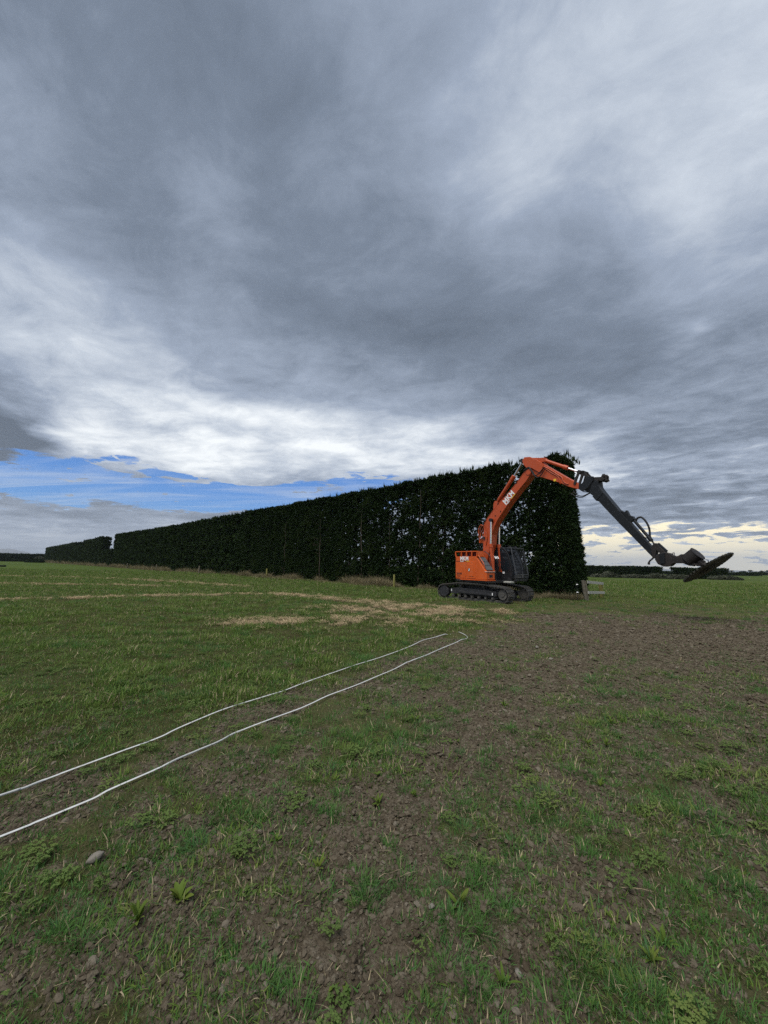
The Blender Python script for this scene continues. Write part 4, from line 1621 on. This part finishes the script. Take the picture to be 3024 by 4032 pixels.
# ---- cab
CY0, CY1 = .30, 1.27
cab = empty('cab', (0, 0, 0), 0, EX)
cprof = [(-.05, 1.0), (1.52, 1.0), (1.62, 1.15), (1.58, 1.75), (1.36, 2.42), (1.10, 2.74), (.95, 2.80), (.05, 2.80), (-.05, 2.70)]
mb = MB()
mb.prism(cprof, CY0, CY1)
part('cab_shell', mb, 'black', cab, .04)
mb = MB()
mb.prism([(.10, 1.55), (1.46, 1.55), (1.44, 1.85), (1.24, 2.42), (1.03, 2.66), (.10, 2.66)], CY0 - .012, CY0 + .02)
part('side_window', mb, 'glass', cab, .008)
mb = MB()
mb.prism([(.10, 1.30), (1.40, 1.30), (1.38, 2.0), (1.16, 2.5), (1.0, 2.66), (.10, 2.66)], CY1 - .02, CY1 + .012)
part('door_window', mb, 'glass', cab, .008)
fp = [(1.625, 1.20), (1.595, 1.76), (1.375, 2.43), (1.12, 2.735)]
mb = MB()
v = []
for x_, z_ in fp:
    v += [(x_ + .006, CY0 + .09, z_), (x_ + .006, CY1 - .09, z_)]
mb.add(v, [(2 * i, 2 * i + 1, 2 * i + 3, 2 * i + 2) for i in range(len(fp) - 1)], True)
part('windscreen', mb, 'glass', cab)
mb = MB()
mb.tube(curve_pts([(1.02, CY0 - .02, 2.74), (1.16, CY0 - .02, 2.66), (1.36, CY0 - .02, 2.38), (1.56, CY0 - .02, 1.80), (1.60, CY0 - .02, 1.35), (1.55, CY0 - .02, 1.10)], 5), .026, 8)
part('pillar', mb, 'dark', cab)
mb = MB()
mb.tube(curve_pts([(1.02, CY1 + .02, 2.74), (1.16, CY1 + .02, 2.66), (1.36, CY1 + .02, 2.38), (1.56, CY1 + .02, 1.80), (1.60, CY1 + .02, 1.35), (1.55, CY1 + .02, 1.10)], 5), .026, 8)
part('pillar', mb, 'dark', cab)
mb = MB()
mb.box(1.0, 1.12, CY0 - .018, CY0 - .004, 1.40, 1.50)
part('notice', mb, 'white', cab)
mb = MB()
mb.box(1.35, 1.47, CY0 - .018, CY0 - .004, 1.08, 1.19)
part('notice', mb, 'frame_grey', cab)
# guard in front of the windscreen
GY0, GY1 = .26, 1.30
gp_ = [(1.58, 2.72), (1.63, 2.42), (1.69, 2.12), (1.76, 1.78), (1.81, 1.50), (1.83, 1.36)]
gfull = gp_ + [(1.80, 1.18), (1.70, 1.02)]
for yy in (GY0, GY1):
    mb = MB()
    mb.tube(curve_pts([(p[0], yy, p[1]) for p in gfull], 4), .030, 8)
    part('guard_upright', mb, 'guard', cab)
nb = 13
for k in range(nb):
    yy = GY0 + (GY1 - GY0) * (k + 1) / (nb + 1)
    mb = MB()
    mb.tube(curve_pts([(p[0] - .01, yy, p[1]) for p in gp_], 3), .011, 6)
    part('guard_bar', mb, 'black', cab)
for i, (x_, z_) in enumerate([(1.832, 1.37), (1.83, 1.29), (1.815, 1.21), (1.78, 1.13), (1.73, 1.06)]):
    mb = MB()
    mb.box(x_ - .02, x_ + .02, GY0 + .02, GY1 - .02, z_ - .02, z_ + .02)
    part('guard_slat', mb, 'guard', cab, .008)
mb = MB()
mb.box(1.30, 1.62, GY0 - .01, GY1 + .01, 2.70, 2.755)
part('guard_visor', mb, 'guard', cab, .012)
for yy in (GY0 + .02, GY1 - .02):
    for x0, z0, x1, z1 in ((1.30, 2.50, 1.60, 2.55), (1.55, 1.6, 1.78, 1.6)):
        mb = MB()
        mb.tube([(x0, yy, z0), (x1, yy, z1)], .022, 6)
        part('guard_bracket', mb, 'dark', cab)
mb = MB()
for yy in (.55, 1.02):
    mb.box(1.22, 1.34, yy - .07, yy + .07, 2.76, 2.86)
part('roof_lamp', mb, 'black', cab, .01)
mb = MB()
mb.tube([(.5, .62, 2.80), (.5, .62, 2.87)], .07, 12)
part('beacon', mb, 'dark', cab)
mb = MB()
mb.box(1.1, 1.66, .05, .34, .94, 1.02)
part('front_step', mb, 'rail_wood', EX, .01)

# ---- boom
BW = .23
boom_o = [(.02, 1.55), (.08, 2.0), (.15, 2.53), (.19, 3.31), (.25, 3.92), (.40, 4.18), (.64, 4.43), (1.22, 5.00), (1.71, 5.36), (2.37, 5.93), (2.88, 6.45), (3.02, 6.56), (3.14, 6.52),
          (3.19, 6.36), (3.12, 6.22), (2.89, 5.96), (2.50, 5.62), (1.91, 5.05), (1.44, 4.53), (1.11, 4.14), (.93, 3.85), (.76, 3.45), (.70, 2.90), (.50, 2.35), (.38, 1.9), (.34, 1.55)]
mb = MB()
mb.prism(boom_o, -BW, BW)
boom = part('boom', mb, 'orange_boom', EX, .012)
# flanges along the lower corners and weld seams
mb = MB()
mb.prism([(1.55, 4.78), (1.60, 4.73), (1.33, 4.98), (1.28, 5.03)][::-1], -BW - .004, BW + .004)
part('weld_seam', mb, 'orange', boom)
for lx, lz, rr in ((.82, 4.19, .13), (3.06, 6.40, .15)):
    mb = MB()
    cyl_y(mb, lx, lz, -BW - .03, BW + .03, rr, 20)
    part('pin_boss', mb, 'orange_boom', boom, .006)
for lx, lz in ((1.02, 4.42), (1.36, 4.62)):
    mb = MB()
    cyl_y(mb, lx, lz, -BW - .03, -BW + .01, .028, 8)
    part('lug', mb, 'rust', boom)
mb = MB()
cyl_y(mb, .14, 1.62, -.36, .36, .12, 16)
for yy in (-.34, .27):
    mb.prism([(-.2, 1.05), (1.05, 1.05), (1.0, 1.45), (.45, 1.62), (.16, 1.85), (-.06, 1.72)], yy, yy + .07)
part('boom_foot_bracket', mb, 'black', EX, .01)
# boom cylinders
for yy in (-.345, .345):
    c = MB()
    base, head, top = Vector((.86, yy, 1.50)), Vector((.765, yy, 2.92)), Vector((.82, yy, 4.19))
    c.tube([base, head], .082, 18)
    c.tube([head - (head - base).normalized() * .17, head + (head - base).normalized() * .02], .10, 18)
    cyl_y(c, base.x, base.z, yy - .07, yy + .07, .105, 16)
    cy = part('boom_cylinder', c, 'orange_boom', EX)
    c = MB()
    c.tube([head, top], .043, 16)
    part('rod', c, 'chrome', cy)
    c = MB()
    cyl_y(c, top.x, top.z, yy - .075, yy + .075, .095, 16)
    part('rod_eye', c, 'black', cy)
    c = MB()
    sg_ = 1 if yy > 0 else -1
    c.tube(curve_pts([(head.x + .10, yy, 2.80), (head.x + .15, yy, 2.70), (head.x + .16, yy, 2.42), (head.x + .13, yy, 2.33), (head.x + .02, yy - .10, 2.32), (head.x + .03, yy - .11, 1.95), (head.x + .06, yy - .1, 1.62)], 5), .014, 7)
    part('cylinder_pipe', c, 'orange_boom', cy)
for k, yy in enumerate((-.16, -.05, .08)):
    mb = MB()
    mb.tube(curve_pts([(.86, yy, 2.28), (.98, yy - .02, 2.10), (1.06, yy, 1.85), (1.0, yy, 1.55), (.92, yy, 1.3)], 5), .02, 7)
    part('hose', mb, 'hose', EX)
    mb = MB()
    mb.tube([(.85, yy, 2.29), (.95, yy - .02, 2.16)], .026, 8)
    part('hose_end', mb, 'white', EX)
# pipes along the back of the boom
back = [(.25, 3.92), (.40, 4.18), (.64, 4.43), (1.22, 5.00), (1.71, 5.36), (2.37, 5.93), (2.86, 6.43)]


def offs(pts, d):
    out = []
    for i, p in enumerate(pts):
        a = Vector(pts[max(0, i - 1)])
        b_ = Vector(pts[min(len(pts) - 1, i + 1)])
        t = (b_ - a).normalized()
        out.append((p[0] - t.y * d, p[1] + t.x * d))
    return out


for k, (yy, dd) in enumerate(((-.205, .045), (-.13, .05), (-.02, .055), (.10, .05))):
    pl = offs(back, dd)
    low = [(.02 - .06 * (3 - k) * .5, 3.10), (.03 - .05 * (3 - k), 3.42), (-.02 - .045 * (3 - k), 3.66 + .02 * (3 - k)), (.10 - .03 * (3 - k), 3.86 + .05 * (3 - k))]
    pts = [(q[0], yy, q[1]) for q in low] + [(q[0], yy, q[1]) for q in pl]
    mb = MB()
    mb.tube(curve_pts(pts, 4), .019, 7)
    part('hydraulic_pipe', mb, 'orange_boom', boom)
    mb = MB()
    q = low[0]
    mb.tube(curve_pts([(q[0], yy, q[1] + .03), (q[0] - .03, yy, q[1] - .25), (q[0] - .10, yy, q[1] - .55), (q[0] - .05, yy + .02, 2.20)], 5), .021, 7)
    part('hose', mb, 'hose', boom)
    mb = MB()
    mb.tube([(q[0], yy, q[1] + .05), (q[0] - .012, yy, q[1] - .08)], .027, 8)
    part('hose_end', mb, 'orange', boom)
for t in (1, 3, 4, 5):
    q = offs(back, .05)[t]
    mb = MB()
    mb.box(q[0] - .03, q[0] + .03, -.235, .13, q[1] - .03, q[1] + .03)
    part('pipe_clamp', mb, 'rust', boom, .006)
# side loops low on the boom
for k in range(3):
    mb = MB()
    mb.tube(curve_pts([(.30 + .06 * k, -.25, 4.02 - .1 * k), (.34 + .05 * k, -.265, 3.7), (.46 + .02 * k, -.27, 3.48 - .05 * k), (.42, -.265, 3.2 - .1 * k), (.36, -.25, 2.95 - .05 * k)], 5), .013, 6)
    part('hydraulic_pipe', mb, 'orange_boom', boom)
mb = MB()
mb.box(.20, .32, -.30, -.22, 3.20, 3.34)
part('work_lamp', mb, 'blackprint', boom, .01)
# arm cylinder on the back of the boom
c = MB()
pa, ph, pe = Vector((.96, 0, 5.14)), Vector((2.06, 0, 6.39)), Vector((2.60, 0, 7.06))
dd = (ph - pa).normalized()
c.tube([pa, pa + dd * .12, pa + dd * .2, ph], [.05, .07, .095, .095], 18)
c.tube([ph - dd * .2, ph + dd * .02], .115, 18)
cyl_y(c, pa.x, pa.z, -.08, .08, .09, 14)
ac = part('arm_cylinder', c, 'orange_boom', EX)
c = MB()
c.tube([ph, pe], .05, 14)
part('rod', c, 'chrome', ac)
mb = MB()
for yy in (-.13, .09):
    mb.prism([(.80, 4.62), (1.12, 4.93), (1.05, 5.2), (.92, 5.24), (.82, 5.08)], yy, yy + .04)
part('cylinder_lug', mb, 'orange_boom', boom, .006)

# ---- arm
AW = .17
arm_o = [(2.90, 6.66), (3.20, 6.52), (3.82, 6.68), (4.93, 5.83), (5.46, 5.45), (5.52, 5.33), (5.46, 5.18), (4.98, 5.38), (4.58, 5.62), (3.75, 6.00), (3.35, 6.18), (3.14, 6.20), (2.98, 6.34)]
mb = MB()
mb.prism([(3.0, 6.72), (3.16, 6.95), (3.82, 6.66), (4.93, 5.80), (5.46, 5.42), (5.52, 5.30), (5.46, 5.17), (4.98, 5.37), (4.58, 5.62), (3.75, 6.00), (3.35, 6.16), (3.12, 6.22), (2.98, 6.40)], -AW, AW)
arm = part('arm', mb, 'orange_boom', EX, .012)
plate = [(2.85, 7.19), (3.16, 7.14), (3.50, 6.93), (3.80, 6.70), (3.84, 6.52), (3.76, 6.34), (3.62, 6.27), (3.45, 6.40), (3.25, 6.55), (2.93, 6.64), (2.77, 6.86), (2.73, 7.04)]
for y0, y1 in ((-AW - .075, -AW - .003), (AW + .003, AW + .075)):
    mb = MB()
    mb.prism(plate, y0, y1)
    part('rear_plate', mb, 'orange_boom', arm, .012)
mb = MB()
mb.prism([(2.86, 7.16), (3.15, 7.11), (3.78, 6.70), (3.60, 6.60), (2.95, 6.80)], -AW, AW)
part('rear_box', mb, 'orange_boom', arm, .01)
mb = MB()
cyl_y(mb, 2.66, 7.06, -.22, .22, .10, 16)
mb.prism([(2.62, 7.12), (2.74, 6.92), (2.95, 7.0), (2.90, 7.16)], -.20, .20)
part('rod_pin', mb, 'frame_grey', arm, .01)
mb = MB()
mb.prism([(3.10, 7.14), (3.55, 7.03), (3.86, 6.98), (3.90, 6.78), (3.55, 6.80)], .02, .10)
mb.prism([(3.10, 7.14), (3.55, 7.03), (3.86, 6.98), (3.90, 6.78), (3.55, 6.80)], -.10, -.02)
part('cylinder_lug', mb, 'orange_boom', arm, .006)
# top edge flange and side pipes of the arm
mb = MB()
mb.tube(curve_pts([(3.86, -AW - .03, 6.52), (4.2, -AW - .03, 6.27), (4.55, -AW - .03, 5.98), (4.72, -AW - .03, 5.83), (4.78, -AW - .04, 5.66), (4.86, -AW - .03, 5.55), (5.0, -AW - .03, 5.48)], 5), .022, 7)
part('hydraulic_pipe', mb, 'orange_boom', arm)
mb = MB()
mb.tube(curve_pts([(3.90, -AW - .02, 6.42), (4.25, -AW - .02, 6.12), (4.52, -AW - .02, 5.92), (4.60, -AW - .03, 5.72), (4.62, -AW - .02, 5.55)], 5), .02, 7)
part('hydraulic_pipe', mb, 'orange_boom', arm)
mb = MB()
mb.box(4.30, 4.42, -AW - .008, -AW - .002, 5.72, 5.83)
sticker = part('warning_label', mb, 'yellow', arm)
for (p1, p2, p3, p4, p5) in (((2.80, 6.52), (3.10, 6.62), (3.28, 6.40), (3.50, 6.14), (3.90, 6.44)), ((2.86, 6.50), (3.12, 6.58), (3.35, 6.20), (3.62, 6.02), (3.98, 6.40))):
    mb = MB()
    mb.tube(curve_pts([(q[0], -AW - .11, q[1]) for q in (p1, p2, p3, p4, p5)], 6), .024, 8)
    part('hose', mb, 'hose', arm)
# bucket cylinder and linkage
c = MB()
pa, ph, pe = Vector((3.78, 0, 6.88)), Vector((4.90, 0, 6.27)), Vector((5.47, 0, 5.96))
dd = (ph - pa).normalized()
c.tube([pa, ph], .078, 18)
c.tube([ph - dd * .22, ph + dd * .02], .098, 18)
cyl_y(c, pa.x, pa.z, -.07, .07, .09, 14)
bc = part('link_cylinder', c, 'orange_boom', EX)
c = MB()
c.tube([ph, pe], .045, 14)
part('rod', c, 'chrome', bc)
lk = MB()
cyl_y(lk, 5.50, 5.94, -.21, .21, .09, 16)
for yy in (-.215, .165):
    lk.prism([(5.44, 5.95), (5.54, 5.90), (5.32, 5.40), (5.22, 5.44)], yy, yy + .05)
part('side_link', lk, 'rust', EX, .008)
lk = MB()
cyl_y(lk, 5.66, 5.90, -.19, .19, .08, 14)
for yy in (-.19, .14):
    lk.prism([(5.46, 6.0), (5.70, 5.97), (5.70, 5.84), (5.46, 5.88)], yy, yy + .05)
    lk.prism([(5.60, 5.90), (5.70, 5.86), (5.54, 5.40), (5.45, 5.44)], yy, yy + .05)
    lk.prism([(5.68, 5.97), (5.96, 5.60), (5.86, 5.54), (5.60, 5.88)], yy, yy + .045)
part('toggle_link', lk, 'rust', EX, .008)
mb = MB()
mb.tube(curve_pts([(5.42, -.05, 5.48), (5.48, -.05, 5.68), (5.60, -.05, 5.78), (5.72, -.05, 5.74)], 6), .013, 7)
part('hose', mb, 'hose', EX)

# ---- black bracket and extension beam
ext_ = empty('saw_arm', (0, 0, 0), 0, EX)
mb = MB()
br = [(5.78, 5.62), (5.90, 5.68), (6.13, 5.62), (6.10, 5.45), (5.90, 5.20), (5.68, 5.06), (5.47, 5.17), (5.49, 5.40), (5.62, 5.40), (5.72, 5.50)]
for yy in (-.25, .20):
    mb.prism(br, yy, yy + .05)
part('mounting_ear', mb, 'dark', ext_, .008)
mb = MB()
mb.prism([(5.95, 5.62), (6.42, 5.56), (6.55, 5.45), (6.46, 5.37), (6.25, 5.42), (6.0, 5.45)], -.20, .20)
part('top_plate', mb, 'rust', ext_, .01)
mb = MB()
for yy in (-.14, .08):
    mb.prism([(6.34, 5.50), (6.44, 5.68), (6.53, 5.68), (6.60, 5.58), (6.58, 5.47), (6.62, 5.38), (6.46, 5.34)], yy, yy + .05)
part('coupler_lug', mb, 'rust', ext_, .008)
mb = MB()
cyl_y(mb, 6.51, 5.60, -.17, .17, .05, 14)
part('coupler_pin', mb, 'rust', ext_)
bo = [(5.88, 4.95), (6.02, 5.28), (6.16, 5.50), (6.29, 5.40), (6.30, 5.18), (6.41, 4.98), (6.86, 4.29), (7.03, 4.04), (8.07, 2.52), (8.17, 2.25), (8.07, 2.15), (7.00, 3.53), (6.44, 4.28), (6.10, 4.76)]
bax = Vector((8.1 - 5.95, 2.3 - 5.2))
wv = [.215 - .105 * (Vector((q[0] - 5.95, q[1] - 5.2)).dot(bax) / bax.length_squared) for q in bo]
mb = MB()
mb.prism(bo, [-w for w in wv], wv)
beam = part('extension_beam', mb, 'dark', ext_, .01)
mb = MB()
mb.prism([(6.32, 5.06), (6.46, 4.86), (6.16, 4.57), (6.02, 4.78)], -.215, .215)
part('beam_collar', mb, 'dark', ext_, .008)
for pts in ([(5.05, 5.05), (5.32, 4.87), (5.54, 4.82), (5.76, 4.90), (5.92, 4.96)], [(5.15, 5.12), (5.36, 4.93), (5.56, 4.87), (5.76, 4.93), (5.92, 5.0)], [(5.45, 5.18), (5.62, 5.06), (5.92, 4.98)]):
    mb = MB()
    mb.tube(curve_pts([(q[0], -.10, q[1]) for q in pts], 6), .019, 7)
    part('hose', mb, 'hose', ext_)
# cylinder and hoses on the beam
mb = MB()
mb.prism([(7.02, 4.10), (7.16, 4.00), (7.25, 4.07), (7.33, 3.86), (7.46, 3.80), (7.50, 3.70), (7.36, 3.58), (7.24, 3.70)], -.09, .09)
part('cylinder_bracket', mb, 'dark', ext_, .01)
c = MB()
c.tube([(7.40, 0, 3.74), (7.97, 0, 2.88)], .055, 14)
c.tube([(7.90, 0, 2.98), (7.98, 0, 2.86)], .07, 14)
tc_ = part('tilt_cylinder', c, 'dark', ext_)
c = MB()
c.tube([(7.97, 0, 2.88), (8.10, 0, 2.68)], .03, 10)
part('rod', c, 'rust', tc_)
c = MB()
c.box(7.92, 8.05, -.06, .06, 2.79, 2.90)
part('port_block', c, 'dark', tc_, .01)
lp = curve_pts([(7.52, 0, 3.57), (7.54, 0, 3.66), (7.60, 0, 3.73), (7.71, 0, 3.75), (7.81, 0, 3.66), (7.89, 0, 3.52), (7.95, 0, 3.35), (7.97, 0, 3.17), (7.965, 0, 3.00), (8.01, 0, 2.87)], 14)
rr = [.034 + .007 * (1 if i % 3 == 0 else 0) for i in range(len(lp))]
mb = MB()
mb.tube(lp, rr, 9)
part('armoured_hose', mb, 'hose', ext_)
mb = MB()
mb.tube(curve_pts([(7.34, -.06, 3.66), (7.40, -.08, 3.46), (7.55, -.08, 3.20), (7.72, -.08, 3.02), (7.86, -.06, 2.92)], 6), .026, 8)
part('hose', mb, 'hose', ext_)
mb = MB()
mb.tube(curve_pts([(8.06, -.10, 2.20), (8.02, -.10, 2.14), (7.94, -.10, 2.07), (7.90, -.10, 2.00), (7.89, -.10, 1.92)], 5), [.03] * 15 + [.042] * 6, 8)
part('hose_end', mb, 'rust', ext_)
# knuckle and neck
mb = MB()
mb.prism([(8.00, 2.52), (8.10, 2.72), (8.20, 2.72), (8.48, 2.34), (8.40, 2.22), (8.18, 2.45), (8.12, 2.18), (8.04, 2.16)], -.13, .13)
part('knuckle_link', mb, 'rust', ext_, .012)
mb = MB()
mb.prism([(8.16, 2.62), (8.44, 2.36), (8.50, 2.44), (8.24, 2.74)], -.05, .05)
part('knuckle_rod', mb, 'dark', ext_, .01)
mb = MB()
mb.prism([(8.13, 2.23), (8.30, 2.36), (8.43, 2.38), (8.60, 2.34), (8.66, 2.10), (8.69, 1.98), (8.58, 1.88), (8.38, 1.85), (8.20, 1.94), (8.12, 2.10)], -.16, .16)
part('knuckle', mb, 'rust', ext_, .02)
mb = MB()
mb.prism([(8.28, 2.30), (8.46, 2.36), (8.44, 1.98), (8.30, 1.94)], -.20, .20)
part('knuckle_cheek', mb, 'dark', ext_, .012)
mb = MB()
mb.prism([(8.55, 2.34), (8.71, 2.25), (8.81, 2.23), (8.93, 2.30), (9.05, 2.30), (9.20, 2.05), (9.40, 1.90), (9.14, 1.89), (8.95, 1.98), (8.62, 1.98)], -.14, .14)
part('saw_neck', mb, 'rust', ext_, .015)
mb = MB()
mb.tube([(8.66, -.03, 2.30), (8.665, -.03, 2.37), (8.70, -.03, 2.37), (8.705, -.03, 2.28)], .012, 6)
part('lifting_eye', mb, 'rust', ext_)
mb = MB()
axd = Vector((.76, -.08, .65)).normalized()
cc = Vector((9.385, 0, 2.325))
mb.tube([cc - axd * .40, cc - axd * .02], .25, 36)
mb.tube([cc - axd * .021, cc], [.262, .262], 36)
part('motor_drum', mb, 'rust', ext_, .006)
mb = MB()
nd = Vector((.597, .008, -.802)).normalized()
dc = Vector((9.62, 0, 1.83))
sp0 = dc - nd * .30 - Vector((.10, 0, -.02))
mb.tube([sp0, dc - nd * .05], [.12, .10], 18)
mb.prism([(9.20, 2.02), (9.44, 2.14), (9.56, 2.06), (9.52, 1.92), (9.35, 1.88)], -.10, .10)
part('spindle', mb, 'rust', ext_, .008)
mb = MB()
mb.tube([dc - nd * .30 + Vector((.14, 0, .04)), dc - nd * .27 + Vector((.18, 0, .05)), dc - nd * .23 + Vector((.17, 0, .0))], .014, 6)
part('lifting_eye', mb, 'rust', ext_)
# saw disc with teeth
ua = nd.orthogonal().normalized()
ub = nd.cross(ua)
RD, nt = .795, 40
v, f = [], []
ring = []
for k in range(nt * 4):
    a = k * 2 * math.pi / (nt * 4)
    rr_ = RD + (.055 if k % 4 == 1 else (.03 if k % 4 == 2 else 0)) + .018 * math.sin(k * 1.7) * math.sin(k * .37)
    ring.append(ua * math.cos(a) * rr_ + ub * math.sin(a) * rr_)
n = len(ring)
mb = MB()
mb.add([dc + p - nd * .024 for p in ring] + [dc + p + nd * .024 for p in ring],
       [tuple(reversed(range(n))), tuple(range(n, 2 * n))] + [(i, (i + 1) % n, n + (i + 1) % n, n + i) for i in range(n)])
disc = part('saw_disc', mb, 'saw', ext_)
mb = MB()
mb.tube([dc - nd * .05, dc + nd * .045], .30, 32)
mb.tube([dc + nd * .045, dc + nd * .075], .11, 18)
part('hub_flange', mb, 'saw', disc, .008)
for k in range(6):
    a = k * math.pi / 3
    q = dc + (ua * math.cos(a) + ub * math.sin(a)) * .22
    mb = MB()
    mb.tube([q + nd * .045, q + nd * .065], .022, 6)
    part('bolt', mb, 'rust', disc)


# ---- lettering
def lettering(txt, size, mat, parent, org, xd, yd, off=.0, sx=1.0, thick=.0):
    """flat text from origin org along xd with its up direction yd (machine coordinates)"""
    cu = bpy.data.curves.new('lettering', 'FONT')
    cu.body = txt
    cu.size = size
    cu.offset = off
    cu.space_character = 1.05
    tmp = bpy.data.objects.new('lettering_source', cu)
    col.objects.link(tmp)
    dg = bpy.context.evaluated_depsgraph_get()
    me = bpy.data.meshes.new_from_object(tmp.evaluated_get(dg))
    bpy.data.objects.remove(tmp)
    xd, yd = Vector(xd).normalized(), Vector(yd).normalized()
    zd = xd.cross(yd)
    org = Vector(org)
    for q in me.vertices:
        q.co = org + xd * q.co.x * sx + yd * q.co.y + zd * .0
    me.materials.clear()
    o = mesh_obj('lettering', me, M[mat], parent)
    return o


X1, Z1 = (1, 0, 0), (0, 0, 1)
lettering('MKM', .30, 'white', EX, (-.53, -1.277, 2.055), X1, Z1, .008, .86)
lettering('TREES', .066, 'white', EX, (-.52, -1.277, 1.978), X1, Z1, .002, 1.25)
mb = MB()
mb.box(-.13, .13, -1.279, -1.276, 2.00, 2.025)
part('logo_stripe', mb, 'yellow', EX)
lettering('ZAXIS', .135, 'blackprint', EX, (-.79, -1.276, 1.315), X1, Z1, .006, .95)
lettering('135US', .10, 'blackprint', EX, (-.79, -1.276, 1.20), X1, Z1, .002, .95)
bd = Vector((1.71 - 1.22, 0, 5.36 - 5.0)).normalized()
bd = Vector((.74, 0, .675)).normalized()
bu = Vector((-bd.z, 0, bd.x))
lettering('MKM', .40, 'white', boom, (1.66, -BW - .008, 4.93), bd, bu, .010, .86)
lettering('TREES', .10, 'white', boom, (1.72, -BW - .008, 4.885), bd, bu, .004, 1.05)
p = Vector((2.04, -BW - .008, 5.19))
mb = MB()
v = [p, p + bd * .32, p + bd * .32 + bu * .035, p + bu * .035]
mb.add(v, [(0, 1, 2, 3)])
part('logo_stripe', mb, 'yellow', boom)

# ------------------------------------------------------------------ air
hz = MB()
hz.box(-16000, 16000, -4500, 26000, -60, 700)
hm = bpy.data.materials.new('thin_haze')
hm.use_nodes = True
ht = hm.node_tree
ht.nodes.clear()
pv = ht.nodes.new('ShaderNodeVolumePrincipled')
pv.inputs['Color'].default_value = (.80, .88, 1.0, 1)
pv.inputs['Density'].default_value = 0.8e-4
ho = ht.nodes.new('ShaderNodeOutputMaterial')
ht.links.new(pv.outputs[0], ho.inputs['Volume'])
USE_HAZE = True
if USE_HAZE:
    o = hz.build('haze', hm)
    tag(o, 'thin blue haze over the plain', kind='stuff')
